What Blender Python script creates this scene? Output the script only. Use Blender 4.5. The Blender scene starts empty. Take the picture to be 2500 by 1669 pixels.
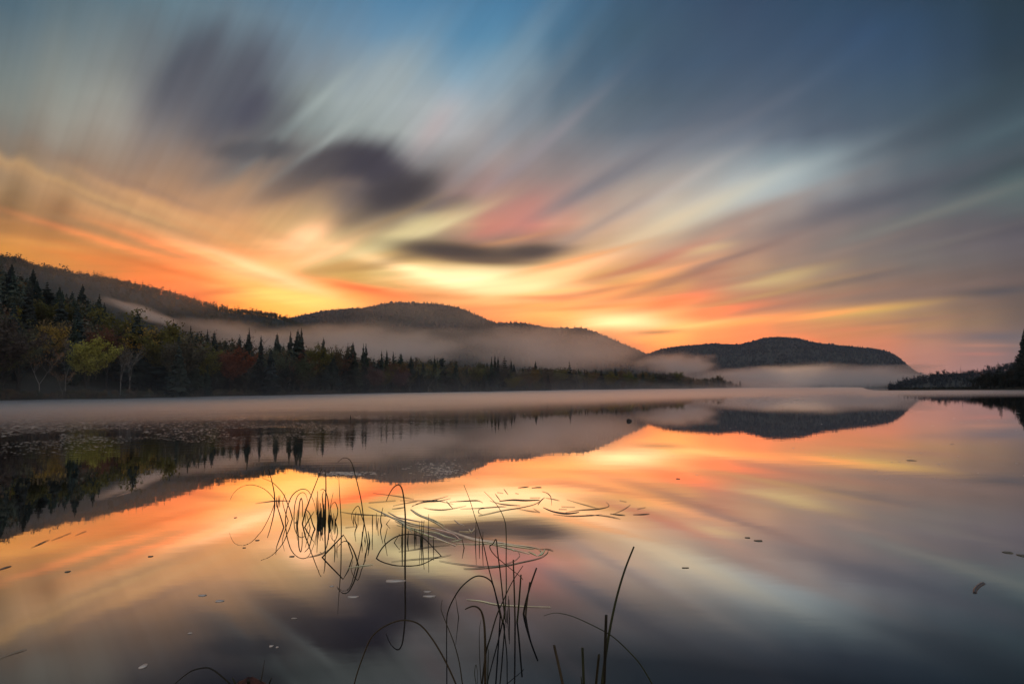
import bpy, math, random
import numpy as np
from mathutils import Vector, Matrix, noise as mnoise

random.seed(7)
rng = np.random.default_rng(11)
scene = bpy.context.scene
col = scene.collection
rad = math.radians

# ------------------------------------------------------------------ camera
CAM_H = 1.6
F, CX, CY = 1566.0, 1174.5, 784.25          # focal length and centre in units of a 2349 px wide picture
PITCH, ROLL = math.atan(110.3 / F), rad(-0.56)
fwd = Vector((0, math.cos(PITCH), math.sin(PITCH)))
r0 = Vector((1, 0, 0)); u0 = Vector((0, -math.sin(PITCH), math.cos(PITCH)))
right = r0 * math.cos(ROLL) + u0 * math.sin(ROLL)
up = -r0 * math.sin(ROLL) + u0 * math.cos(ROLL)
cam_data = bpy.data.cameras.new('camera')
cam_data.sensor_width = 36.0
cam_data.lens = F / 2349.0 * 36.0
cam_data.clip_start, cam_data.clip_end = 0.05, 20000
cam = bpy.data.objects.new('camera', cam_data)
cam.matrix_world = Matrix(((right.x, up.x, -fwd.x, 0), (right.y, up.y, -fwd.y, 0),
                           (right.z, up.z, -fwd.z, CAM_H), (0, 0, 0, 1)))
col.objects.link(cam)
scene.camera = cam
CAM = Vector((0, 0, CAM_H))


def pdir(x, y):
    return (right * ((x - CX) / F) + up * ((CY - y) / F) + fwd).normalized()


def project(p):
    d = Vector(p) - CAM
    z = d.dot(fwd)
    return CX + F * d.dot(right) / z, CY - F * d.dot(up) / z


def hor(x):
    return 894.3 - 0.0098 * (x - 1174.5)


def ground_at(x, y, z=0.0):
    d = pdir(x, y)
    return CAM + d * ((z - CAM_H) / d.z)


def azel(x, y):
    d = pdir(x, y)
    return math.atan2(d.x, d.y), math.asin(d.z)


def heading(xc):
    d = pdir(xc, hor(xc))
    h = Vector((d.x, d.y, 0))
    return h.normalized()


def polar(xc, R, z=0.0):
    h = heading(xc)
    return Vector((h.x * R, h.y * R, z))


def srgb(c):
    out = []
    for v in c:
        v = v / 255.0
        out.append(v / 12.92 if v <= 0.04045 else ((v + 0.055) / 1.055) ** 2.4)
    return out


def glow(c):
    """sky colour; channels near the top of the photograph's range stand for light brighter than white"""
    return [l * (1 + k * max(0.0, (v - 240) / 15.0)) for l, v, k in zip(srgb(c), c, (0.75, 0.32, 0.0))]


def interp(x, pts):
    xs = [p[0] for p in pts]; ys = [p[1] for p in pts]
    return float(np.interp(x, xs, ys))


def smooth(t):
    t = min(1.0, max(0.0, t))
    return t * t * (3 - 2 * t)


# ------------------------------------------------------------------ sky
world = bpy.data.worlds.new('World')
scene.world = world
world.use_nodes = True
WT = world.node_tree
WT.nodes.clear()
SUN_AZ, SUN_EL = azel(1180, 760)[0], rad(2.0)


def nd(tree, kind, **kw):
    n = tree.nodes.new(kind)
    for k, v in kw.items():
        setattr(n, k, v)
    return n


def put(tree, sock, v):
    if isinstance(v, bpy.types.NodeSocket):
        tree.links.new(v, sock)
    elif v is not None:
        sock.default_value = v


def wm(op, a, b=None, c=None, clamp=False):
    n = nd(WT, 'ShaderNodeMath', operation=op)
    n.use_clamp = clamp
    put(WT, n.inputs[0], a); put(WT, n.inputs[1], b); put(WT, n.inputs[2], c)
    return n.outputs[0]


def wsmooth(x, lo, hi):
    n = nd(WT, 'ShaderNodeMapRange', interpolation_type='SMOOTHSTEP')
    put(WT, n.inputs[0], x)
    n.inputs[1].default_value, n.inputs[2].default_value = lo, hi
    n.inputs[3].default_value, n.inputs[4].default_value = 0.0, 1.0
    return n.outputs[0]


def wlin(x, lo, hi):
    n = nd(WT, 'ShaderNodeMapRange', interpolation_type='LINEAR')
    n.clamp = True
    put(WT, n.inputs[0], x)
    n.inputs[1].default_value, n.inputs[2].default_value = lo, hi
    n.inputs[3].default_value, n.inputs[4].default_value = 0.0, 1.0
    return n.outputs[0]


def wmix(fac, a, b, blend='MIX'):
    n = nd(WT, 'ShaderNodeMix', data_type='RGBA', blend_type=blend)
    n.clamp_factor = False
    put(WT, n.inputs[0], fac); put(WT, n.inputs[6], a); put(WT, n.inputs[7], b)
    return n.outputs[2]


def build_sky():
    tc = nd(WT, 'ShaderNodeTexCoord')
    sep = nd(WT, 'ShaderNodeSeparateXYZ')
    WT.links.new(tc.outputs['Generated'], sep.inputs[0])
    u = wm('ARCTAN2', sep.outputs[0], sep.outputs[1])
    v = wm('ARCSINE', sep.outputs[2])
    # wind-drawn streaks: they run out from one point of the drift, and lie flat towards the horizon
    uc, vc = azel(-300, 1500)
    du, dv = wm('SUBTRACT', u, uc), wm('SUBTRACT', v, vc)
    th = wm('ARCTAN2', dv, du)
    r = wm('SQRT', wm('MULTIPLY_ADD', dv, dv, wm('MULTIPLY', du, du)))

    def tex(x, y, z, scale, detail, rough=0.55):
        c = nd(WT, 'ShaderNodeCombineXYZ')
        put(WT, c.inputs[0], x); put(WT, c.inputs[1], y); put(WT, c.inputs[2], z)
        n = nd(WT, 'ShaderNodeTexNoise', noise_dimensions='3D')
        WT.links.new(c.outputs[0], n.inputs['Vector'])
        n.inputs['Scale'].default_value = scale
        n.inputs['Detail'].default_value = detail
        n.inputs['Roughness'].default_value = rough
        return n.outputs['Fac']
    streak = tex(wm('MULTIPLY', th, 22.0), wm('MULTIPLY', r, 1.3), 0.3, 1.0, 2.5, 0.5)
    flat = tex(wm('MULTIPLY', u, 3.2), wm('MULTIPLY', wm('MULTIPLY_ADD', u, -0.10, v), 60.0), 4.1, 1.0, 3.0)
    high = wsmooth(v, rad(7.0), rad(15.0))
    a1 = wm('MULTIPLY', wm('MULTIPLY', wm('SUBTRACT', streak, 0.5), 0.034), wsmooth(v, rad(11.0), rad(19.0)))
    a2 = wm('MULTIPLY', wm('MULTIPLY', wm('SUBTRACT', flat, 0.5), 0.05), wm('SUBTRACT', 1.0, high))
    uw = wm('ADD', wm('MULTIPLY_ADD', wm('COSINE', th), a1, u), a2)
    vw = wm('MULTIPLY_ADD', wm('SINE', th), a1, v)
    P = nd(WT, 'ShaderNodeCombineXYZ')
    put(WT, P.inputs[0], uw); put(WT, P.inputs[1], vw); P.inputs[2].default_value = 1.0
    P = P.outputs[0]

    # measured colours of the evening sky, rows of (x, colour) per height
    ROWS = [
        (-60, [(-200, (62, 88, 104)), (300, (85, 110, 124)), (900, (70, 120, 158)), (1300, (62, 100, 132)), (1700, (48, 68, 94)), (2349, (32, 50, 62))]),
        (0, [(-200, (70, 95, 110)), (0, (78, 102, 116)), (300, (98, 122, 132)), (600, (106, 130, 145)), (900, (82, 132, 166)), (1080, (74, 124, 162)), (1300, (70, 112, 142)), (1500, (58, 82, 104)), (1700, (54, 74, 99)), (2000, (45, 74, 100)), (2200, (42, 65, 85)), (2349, (35, 54, 66))]),
        (75, [(-200, (90, 110, 118)), (0, (95, 112, 120)), (200, (120, 132, 134)), (400, (100, 112, 120)), (600, (108, 128, 142)), (850, (108, 142, 168)), (1000, (88, 140, 175)), (1130, (95, 140, 168)), (1280, (72, 112, 140)), (1450, (66, 92, 112)), (1700, (60, 80, 104)), (2050, (50, 76, 106)), (2200, (44, 66, 88)), (2349, (36, 56, 70))]),
        (150, [(-200, (100, 112, 114)), (0, (112, 124, 124)), (200, (138, 144, 140)), (330, (115, 120, 122)), (420, (95, 102, 110)), (600, (100, 110, 120)), (700, (125, 138, 148)), (900, (142, 160, 170)), (1050, (120, 158, 182)), (1200, (130, 152, 166)), (1300, (84, 115, 138)), (1500, (66, 88, 110)), (1750, (66, 86, 109)), (2050, (58, 82, 108)), (2200, (50, 70, 90)), (2349, (42, 60, 72))]),
        (230, [(-200, (112, 116, 112)), (0, (125, 130, 124)), (220, (160, 160, 150)), (380, (120, 118, 120)), (480, (98, 98, 106)), (620, (100, 106, 112)), (720, (140, 150, 148)), (880, (165, 176, 178)), (1040, (172, 180, 184)), (1160, (150, 165, 175)), (1300, (100, 118, 132)), (1500, (78, 95, 110)), (1750, (82, 96, 114)), (2050, (66, 86, 104)), (2349, (58, 78, 90))]),
        (300, [(-200, (112, 108, 100)), (0, (128, 122, 112)), (200, (166, 158, 145)), (350, (145, 134, 126)), (480, (105, 100, 102)), (640, (100, 104, 106)), (750, (138, 148, 145)), (900, (165, 172, 170)), (1050, (178, 178, 180)), (1200, (142, 145, 150)), (1400, (98, 110, 122)), (1700, (98, 108, 124)), (2000, (78, 92, 107)), (2349, (68, 86, 96))]),
        (360, [(-200, (120, 105, 88)), (0, (132, 115, 98)), (200, (152, 132, 114)), (400, (158, 132, 114)), (520, (125, 112, 106)), (700, (112, 104, 100)), (900, (100, 98, 104)), (1000, (148, 148, 148)), (1130, (165, 152, 150)), (1300, (128, 124, 128)), (1500, (140, 140, 145)), (1700, (142, 150, 156)), (1850, (130, 148, 156)), (2050, (92, 105, 116)), (2349, (62, 78, 86))]),
        (420, [(-200, (160, 128, 92)), (0, (178, 144, 106)), (200, (172, 136, 106)), (400, (168, 132, 106)), (600, (168, 138, 112)), (750, (108, 98, 96)), (900, (88, 82, 88)), (1000, (125, 118, 116)), (1100, (162, 132, 128)), (1250, (148, 130, 128)), (1500, (172, 160, 152)), (1750, (176, 184, 184)), (1850, (160, 172, 176)), (2000, (114, 118, 124)), (2200, (78, 88, 96)), (2349, (84, 102, 104))]),
        (470, [(-200, (170, 125, 75)), (0, (165, 125, 82)), (150, (175, 132, 90)), (300, (212, 158, 108)), (500, (205, 150, 108)), (700, (195, 158, 118)), (820, (120, 105, 98)), (950, (110, 100, 96)), (1100, (180, 135, 125)), (1200, (188, 132, 122)), (1350, (178, 150, 138)), (1550, (205, 190, 170)), (1750, (182, 170, 160)), (1900, (125, 120, 124)), (2100, (98, 100, 108)), (2349, (92, 102, 104))]),
        (515, [(-200, (195, 135, 72)), (0, (190, 132, 80)), (150, (172, 122, 80)), (300, (222, 160, 102)), (500, (228, 162, 108)), (700, (222, 180, 122)), (850, (150, 128, 105)), (1000, (205, 188, 145)), (1100, (205, 140, 118)), (1200, (218, 132, 116)), (1350, (208, 168, 142)), (1550, (214, 196, 166)), (1750, (160, 140, 132)), (2000, (120, 112, 112)), (2349, (82, 80, 88))]),
        (560, [(-200, (215, 140, 60)), (0, (222, 148, 66)), (200, (222, 148, 82)), (400, (228, 148, 92)), (550, (240, 165, 98)), (700, (248, 218, 152)), (850, (218, 188, 128)), (980, (150, 128, 105)), (1100, (140, 112, 98)), (1280, (150, 122, 108)), (1400, (215, 178, 138)), (1550, (215, 178, 145)), (1700, (172, 140, 126)), (2000, (122, 112, 110)), (2349, (98, 92, 98))]),
        (600, [(-200, (225, 140, 55)), (0, (232, 148, 62)), (200, (235, 145, 66)), (400, (244, 148, 82)), (520, (252, 185, 105)), (650, (248, 195, 120)), (800, (222, 172, 98)), (950, (215, 180, 112)), (1100, (190, 150, 98)), (1280, (215, 175, 120)), (1400, (222, 165, 112)), (1550, (215, 150, 118)), (1680, (205, 160, 125)), (1850, (150, 122, 110)), (2100, (120, 112, 108)), (2349, (98, 90, 92))]),
        (640, [(-200, (240, 140, 52)), (200, (244, 146, 58)), (400, (250, 140, 62)), (550, (253, 205, 125)), (650, (252, 205, 112)), (800, (228, 178, 95)), (950, (253, 225, 150)), (1100, (255, 245, 185)), (1250, (255, 225, 148)), (1350, (238, 168, 95)), (1500, (240, 180, 112)), (1650, (190, 132, 110)), (1800, (195, 158, 115)), (1950, (148, 122, 108)), (2349, (102, 86, 84))]),
        (690, [(-200, (245, 140, 48)), (450, (250, 136, 58)), (600, (253, 185, 75)), (700, (255, 222, 102)), (850, (250, 150, 72)), (1000, (240, 160, 88)), (1150, (252, 215, 132)), (1300, (248, 172, 102)), (1450, (245, 160, 95)), (1600, (235, 140, 92)), (1750, (195, 130, 105)), (1900, (178, 132, 106)), (2100, (148, 115, 100)), (2349, (102, 86, 80))]),
        (735, [(-200, (245, 150, 50)), (650, (255, 205, 85)), (800, (253, 200, 95)), (1000, (250, 165, 85)), (1150, (252, 160, 84)), (1300, (253, 208, 108)), (1430, (255, 238, 165)), (1550, (255, 215, 120)), (1650, (253, 165, 92)), (1800, (235, 148, 95)), (1950, (215, 155, 95)), (2100, (185, 142, 98)), (2349, (112, 93, 85))]),
        (790, [(-200, (245, 150, 55)), (900, (252, 165, 80)), (1300, (253, 170, 82)), (1430, (253, 165, 78)), (1550, (254, 185, 92)), (1650, (250, 152, 84)), (1800, (250, 145, 86)), (2000, (236, 134, 96)), (2150, (188, 132, 112)), (2349, (122, 104, 104))]),
        (835, [(-200, (240, 150, 70)), (1300, (250, 155, 80)), (1650, (245, 148, 88)), (1900, (228, 138, 100)), (2150, (192, 134, 122)), (2349, (138, 108, 110))]),
        (890, [(-200, (225, 150, 90)), (1300, (235, 150, 92)), (1900, (215, 138, 110)), (2349, (150, 115, 115))]),
    ]

    def colour(x, y):
        ys = [q[0] for q in ROWS]
        y = min(max(y, ys[0]), ys[-1])
        k = max(0, min(len(ys) - 2, int(np.searchsorted(ys, y, 'right')) - 1))
        t = (y - ys[k]) / (ys[k + 1] - ys[k])
        cs = []
        for kk in (k, k + 1):
            xs = [q[0] for q in ROWS[kk][1]]
            cs.append([float(np.interp(x, xs, [q[1][i] for q in ROWS[kk][1]])) for i in range(3)])
        return [a * (1 - t) + b * t for a, b in zip(*cs)]

    U0, U1, NU = rad(-46), rad(46), 32
    ufac = wlin(uw, U0, U1)
    els = [0.0, 0.9, 1.8, 2.6, 3.4, 4.3, 5.2, 6.1, 7.0, 7.9, 8.8, 9.7, 10.7, 11.7, 12.7, 13.8, 15.0, 16.3, 17.7,
           19.2, 21.0, 23.0, 25.3, 28.0, 31.0]

    def ramp(el):
        n = nd(WT, 'ShaderNodeValToRGB')
        cr = n.color_ramp
        cr.interpolation = 'B_SPLINE' if False else 'EASE'
        while len(cr.elements) < NU:
            cr.elements.new(0.5)
        for i in range(NU):
            uu = U0 + (U1 - U0) * i / (NU - 1)
            d = Vector((math.sin(uu) * math.cos(el), math.cos(uu) * math.cos(el), math.sin(el)))
            z = d.dot(fwd)
            x, y = CX + F * d.dot(right) / z, CY - F * d.dot(up) / z
            c = glow(colour(min(max(x, -200), 2349), y))
            cr.elements[i].position = i / (NU - 1)
            cr.elements[i].color = (*c, 1)
        WT.links.new(ufac, n.inputs[0])
        return n.outputs[0]
    c = ramp(rad(els[0]))
    for a, b in zip(els[:-1], els[1:]):
        c = wmix(wlin(vw, rad(a), rad(b)), c, ramp(rad(b)))

    # single clouds and bright gaps: x, y, half length, half width, tilt, colour, strength
    ST = [
        (1090, 60, 150, 60, 30, (70, 132, 172), .5),
        (430, 165, 115, 48, 55, (72, 78, 91), .85), (545, 205, 135, 46, 58, (80, 82, 94), .8),
        (585, 250, 60, 34, 50, (70, 70, 86), .75), (400, 250, 130, 50, 58, (112, 108, 112), .45),
        (690, 268, 140, 13, 42, (168, 180, 178), .7), (775, 308, 150, 12, 38, (168, 176, 172), .6),
        (650, 300, 70, 18, 40, (98, 106, 108), .6), (590, 342, 85, 22, 3, (66, 68, 76), .9),
        (545, 372, 110, 30, 30, (104, 98, 98), .55), (880, 200, 160, 55, 45, (170, 182, 184), .5),
        (1000, 290, 70, 26, 55, (192, 165, 165), .4),
        (1030, 466, 60, 18, 8, (98, 90, 90), .6), (850, 482, 110, 22, 25, (100, 88, 78), .65),
        (560, 455, 200, 26, 10, (178, 140, 108), .5),
        (915, 542, 165, 20, 22, (232, 212, 155), .85), (700, 545, 55, 26, 25, (253, 232, 172), .8),
        (745, 580, 80, 16, 24, (255, 238, 178), .45), (770, 612, 110, 11, 12, (205, 145, 75), .6),
        (1170, 505, 130, 24, 30, (206, 140, 128), .4), (1130, 528, 60, 12, 15, (218, 132, 116), .4),
        (1330, 548, 150, 16, 22, (215, 175, 145), .5),
        (1760, 428, 215, 30, 19, (184, 196, 197), .72), (1600, 488, 170, 20, 25, (212, 206, 184), .7),
        (1490, 535, 170, 20, 27, (232, 202, 162), .6), (1700, 500, 260, 18, 20, (150, 132, 126), .6),
        (1560, 570, 180, 14, 24, (185, 140, 122), .5), (1620, 572, 60, 9, 12, (228, 190, 140), .7),
        (1500, 600, 150, 9, 20, (205, 128, 105), .6),
        (330, 525, 190, 22, -22, (232, 168, 112), .55), (250, 605, 160, 14, -14, (242, 136, 58), .6),
        (20, 470, 60, 34, 65, (120, 92, 62), .6), (135, 488, 60, 26, 60, (140, 102, 68), .5),
        (90, 405, 130, 22, -20, (198, 156, 108), .5), (390, 560, 130, 12, -20, (205, 125, 70), .5),
        (600, 625, 140, 20, -18, (255, 236, 168), .85), (480, 640, 130, 10, -12, (252, 132, 60), .6),
        (520, 668, 90, 9, 8, (240, 112, 52), .6), (690, 686, 150, 24, -12, (255, 232, 120), .92),
        (830, 662, 95, 11, -10, (253, 116, 60), .85), (600, 695, 70, 9, -10, (255, 210, 95), .6),
        (965, 624, 125, 14, -14, (255, 250, 198), .95), (1115, 643, 160, 25, -4, (255, 251, 205), .96),
        (1260, 626, 150, 20, 14, (255, 234, 162), .85), (900, 655, 110, 9, -6, (205, 165, 95), .5),
        (1010, 680, 130, 8, -3, (240, 150, 85), .6), (1230, 682, 90, 7, 0, (242, 140, 85), .65),
        (1290, 668, 100, 6, 6, (255, 215, 130), .6), (1160, 705, 120, 7, 2, (250, 150, 88), .5),
        (1425, 738, 95, 16, 0, (255, 250, 190), .98), (1590, 748, 110, 8, 8, (255, 226, 132), .7),
        (1505, 762, 65, 6, 3, (180, 122, 76), .75), (1480, 700, 120, 8, 6, (255, 190, 105), .55),
        (1540, 692, 90, 12, 12, (252, 132, 80), .7), (1620, 718, 110, 12, 8, (254, 140, 84), .6),
        (1710, 738, 120, 7, 9, (255, 190, 100), .6), (1440, 655, 150, 9, 18, (252, 200, 120), .5),
        (1560, 640, 160, 11, 18, (175, 118, 98), .6), (1420, 625, 120, 8, 14, (205, 128, 88), .5),
        (1790, 640, 115, 15, 13, (212, 182, 126), .72), (1770, 672, 150, 6, 12, (222, 172, 108), .6),
        (1980, 713, 150, 11, 7, (234, 186, 100), .8), (1870, 724, 110, 7, 8, (252, 184, 98), .6),
        (1800, 700, 150, 7, 10, (190, 128, 105), .6), (2060, 676, 220, 14, 6, (128, 106, 98), .6),
        (2200, 470, 260, 18, 17, (104, 116, 114), .6), (2300, 385, 180, 22, 22, (58, 70, 78), .6),
        (2080, 440, 240, 16, 20, (96, 96, 106), .5), (2260, 535, 200, 14, 13, (82, 78, 88), .5),
        (2100, 572, 220, 10, 14, (128, 120, 114), .45), (2290, 668, 110, 11, 4, (74, 74, 82), .75),
        (2280, 772, 110, 10, 0, (98, 93, 102), .75), (2150, 772, 90, 7, 0, (160, 122, 112), .5),
        (2250, 792, 90, 4, 0, (190, 130, 108), .6), (2240, 812, 60, 4, 0, (205, 128, 115), .5),
        (1940, 756, 90, 6, 4, (232, 132, 92), .5), (2090, 735, 120, 6, 5, (165, 118, 102), .5),
        (150, 430, 250, 13, -22, (205, 165, 115), .6), (250, 470, 220, 11, -20, (166, 124, 92), .6), (420, 500, 200, 13, -22, (228, 172, 116), .6),
        (380, 452, 220, 11, -20, (158, 125, 104), .5), (560, 520, 150, 13, -15, (236, 172, 112), .5), (180, 560, 200, 11, -16, (212, 138, 74), .5),
        (60, 530, 140, 15, -10, (178, 124, 70), .6), (450, 590, 160, 9, -18, (252, 162, 86), .6), (350, 612, 180, 8, -14, (236, 124, 54), .55),
        (300, 572, 200, 9, -16, (250, 166, 90), .5), (540, 664, 90, 8, 5, (238, 118, 52), .5), (650, 640, 100, 11, -10, (250, 192, 112), .6), (520, 602, 120, 8, -20, (238, 138, 68), .5),
        (850, 612, 120, 8, 8, (192, 138, 74), .5), (900, 500, 120, 9, 25, (168, 140, 102), .5), (1000, 522, 120, 11, 22, (238, 218, 164), .6), (1150, 556, 120, 7, 12, (214, 150, 102), .5),
        (1350, 590, 140, 8, 15, (188, 138, 100), .6), (1300, 602, 120, 6, 14, (248, 194, 122), .6), (1400, 662, 150, 7, 10, (198, 118, 84), .5), (1230, 700, 100, 5, 2, (255, 192, 102), .5),
        (1350, 706, 130, 5, 4, (235, 138, 74), .5), (1680, 590, 160, 9, 20, (138, 110, 104), .6), (1850, 600, 200, 9, 16, (152, 132, 120), .5), (1950, 642, 200, 9, 10, (110, 98, 97), .5),
        (2050, 520, 220, 11, 18, (132, 128, 122), .5), (1950, 470, 220, 20, 20, (84, 86, 98), .45), (2150, 420, 200, 18, 20, (68, 78, 88), .45), (2250, 250, 200, 40, 25, (48, 66, 76), .5), (2050, 330, 240, 22, 22, (66, 78, 92), .45), (2300, 300, 160, 16, 22, (78, 98, 106), .4), (1500, 450, 180, 14, 28, (192, 182, 174), .5),
        (1400, 500, 180, 12, 30, (158, 138, 132), .5), (1350, 430, 180, 18, 32, (118, 114, 121), .5), (1450, 380, 200, 18, 30, (106, 110, 121), .5), (1600, 330, 220, 16, 28, (120, 124, 135), .4),
        (1250, 330, 160, 16, 42, (150, 142, 148), .5), (1180, 280, 160, 20, 48, (158, 165, 172), .4), (1240, 200, 170, 28, 52, (96, 120, 139), .4), (1180, 130, 170, 30, 52, (138, 164, 182), .35),
        (1340, 150, 180, 30, 48, (60, 86, 108), .4),
        (790, 372, 110, 36, 12, (60, 58, 70), .93), (870, 384, 80, 36, -12, (58, 56, 68), .92),
        (690, 412, 100, 32, 25, (88, 82, 84), .7), (915, 440, 84, 40, 14, (56, 54, 62), .97),
        (930, 590, 90, 12, 12, (150, 120, 85), .6), (1050, 578, 150, 21, -5, (60, 54, 56), .99),
        (1220, 578, 80, 18, 4, (64, 58, 61), .97), (1120, 598, 110, 9, -2, (84, 70, 66), .7), (490, 190, 110, 60, 56, (88, 92, 102), .55), (620, 290, 110, 30, 45, (92, 94, 100), .5),
        (600, 626, 135, 13, -18, (255, 240, 168), .85), (500, 596, 120, 8, -20, (254, 205, 125), .6), (690, 684, 130, 14, -10, (255, 232, 122), .8), (640, 655, 90, 7, -12, (255, 222, 140), .5),
        (200, 520, 160, 10, -18, (176, 130, 88), .5), (320, 490, 150, 9, -20, (222, 172, 116), .5), (90, 560, 120, 9, -8, (232, 160, 80), .5),
    ]
    for (x, y, L, W, ang, rgb, al) in ST:
        a = rad(ang)
        c0 = azel(x, y)
        ca = azel(x + L * math.cos(a), y - L * math.sin(a))
        cb = azel(x + W * math.sin(a), y + W * math.cos(a))
        ax, ay, bx, by = ca[0] - c0[0], ca[1] - c0[1], cb[0] - c0[0], cb[1] - c0[1]
        det = ax * by - bx * ay
        A = (by / det, -bx / det); B = (-ay / det, ax / det)
        s = nd(WT, 'ShaderNodeVectorMath', operation='DOT_PRODUCT')
        WT.links.new(P, s.inputs[0]); s.inputs[1].default_value = (*A, -(A[0] * c0[0] + A[1] * c0[1]))
        t = nd(WT, 'ShaderNodeVectorMath', operation='DOT_PRODUCT')
        WT.links.new(P, t.inputs[0]); t.inputs[1].default_value = (*B, -(B[0] * c0[0] + B[1] * c0[1]))
        if W >= 18 and max(rgb) < 100 and x < 1300:       # dense clouds: firmer edges than the thin veils
            q = wm('MULTIPLY', s.outputs['Value'], s.outputs['Value'])
            q = wm('MULTIPLY_ADD', t.outputs['Value'], t.outputs['Value'], q)
            q = wm('POWER', q, 1.6)
            q = wm('MULTIPLY_ADD', q, 0.75, -math.log(al))
        else:
            q = wm('MULTIPLY_ADD', s.outputs['Value'], s.outputs['Value'], -math.log(al))
            q = wm('MULTIPLY_ADD', t.outputs['Value'], t.outputs['Value'], q)
        c = wmix(wm('POWER', 0.3678794, q), c, (*glow(rgb), 1))
    # fine streak relief in the cloud brightness
    rel = wm('ADD', wm('MULTIPLY', wm('MULTIPLY', wm('SUBTRACT', streak, 0.5), 0.30), high),
             wm('MULTIPLY', wm('MULTIPLY', wm('SUBTRACT', flat, 0.5), 0.5), wm('SUBTRACT', 1.0, high)))
    fine = tex(wm('MULTIPLY', th, 64.0), wm('MULTIPLY', r, 1.8), 7.7, 1.0, 2.0, 0.5)
    rel = wm('ADD', rel, wm('MULTIPLY', wm('MULTIPLY', wm('SUBTRACT', fine, 0.5), 0.16), high))
    rel = wm('ADD', rel, 1.02)
    m = nd(WT, 'ShaderNodeVectorMath', operation='SCALE')
    WT.links.new(c, m.inputs[0]); put(WT, m.inputs['Scale'], rel)
    c = m.outputs[0]
    # the rest of the dome: brightened overhead and behind to light forest and mist
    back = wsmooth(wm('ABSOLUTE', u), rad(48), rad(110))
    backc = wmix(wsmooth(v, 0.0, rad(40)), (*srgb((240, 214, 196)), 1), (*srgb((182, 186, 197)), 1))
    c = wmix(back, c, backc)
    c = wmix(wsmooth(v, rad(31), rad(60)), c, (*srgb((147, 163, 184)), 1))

    sky = nd(WT, 'ShaderNodeTexSky', sky_type='NISHITA')
    sky.sun_disc = False
    sky.sun_elevation, sky.sun_rotation = SUN_EL, SUN_AZ
    b1 = nd(WT, 'ShaderNodeBackground'); b1.inputs[1].default_value = 0.08
    WT.links.new(sky.outputs[0], b1.inputs[0])
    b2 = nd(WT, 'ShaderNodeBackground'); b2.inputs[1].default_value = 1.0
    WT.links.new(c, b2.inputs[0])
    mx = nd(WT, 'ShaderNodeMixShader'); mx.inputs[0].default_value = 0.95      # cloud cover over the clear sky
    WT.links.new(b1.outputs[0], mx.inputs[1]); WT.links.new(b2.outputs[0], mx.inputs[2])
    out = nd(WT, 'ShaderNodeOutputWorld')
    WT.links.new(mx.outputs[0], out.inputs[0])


build_sky()
world.cycles.sampling_method = 'MANUAL'
world.cycles.sample_map_resolution = 512

sun_data = bpy.data.lights.new('sun', 'SUN')
sun_data.energy = 0.6
sun_data.angle = rad(0.5)
sun_data.color = (1.0, 0.62, 0.34)
sun = bpy.data.objects.new('sun', sun_data)
sd = Vector((math.sin(SUN_AZ) * math.cos(SUN_EL), math.cos(SUN_AZ) * math.cos(SUN_EL), math.sin(SUN_EL)))
sun.rotation_euler = sd.to_track_quat('Z', 'Y').to_euler()
sun.location = sd * 50
col.objects.link(sun)

vs = scene.view_settings
vs.view_transform, vs.look, vs.exposure, vs.gamma = 'Standard', 'None', 0.0, 1.0
vs.use_curve_mapping = False
cy = scene.cycles
cy.max_bounces, cy.diffuse_bounces, cy.glossy_bounces = 14, 2, 3
cy.transparent_max_bounces, cy.volume_bounces = 8, 12
cy.volume_max_steps = 64
cy.use_denoising = True
cy.sample_clamp_indirect = 4.0

# ------------------------------------------------------------------ helpers


def tag(o, label=None, cat=None, group=None, kind=None):
    if label: o['label'] = label
    if cat: o['category'] = cat
    if group: o['group'] = group
    if kind: o['kind'] = kind
    return o


def mesh_obj(name, V, Fc, mat, parent=None, smooth_=False, link=True):
    me = bpy.data.meshes.new(name)
    V = np.asarray(V, dtype=np.float32).reshape(-1, 3)
    if isinstance(Fc, np.ndarray):
        k = Fc.shape[1]
        me.vertices.add(len(V)); me.vertices.foreach_set('co', V.ravel())
        me.loops.add(Fc.size); me.loops.foreach_set('vertex_index', Fc.astype(np.int32).ravel())
        me.polygons.add(len(Fc))
        me.polygons.foreach_set('loop_start', np.arange(0, Fc.size, k, dtype=np.int32))
        me.update(calc_edges=True)
    else:
        me.from_pydata([tuple(map(float, p)) for p in V], [], Fc)
        me.update()
    if smooth_:
        me.polygons.foreach_set('use_smooth', np.ones(len(me.polygons), dtype=bool))
    if mat: me.materials.append(mat)
    o = bpy.data.objects.new(name, me)
    if link: col.objects.link(o)
    if parent: o.parent = parent
    return o


def empty(name, loc):
    o = bpy.data.objects.new(name, None)
    o.location = loc
    o.empty_display_size = 0.2
    col.objects.link(o)
    return o


def material(name):
    m = bpy.data.materials.new(name)
    m.use_nodes = True
    t = m.node_tree
    t.nodes.clear()
    return m, t


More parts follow.
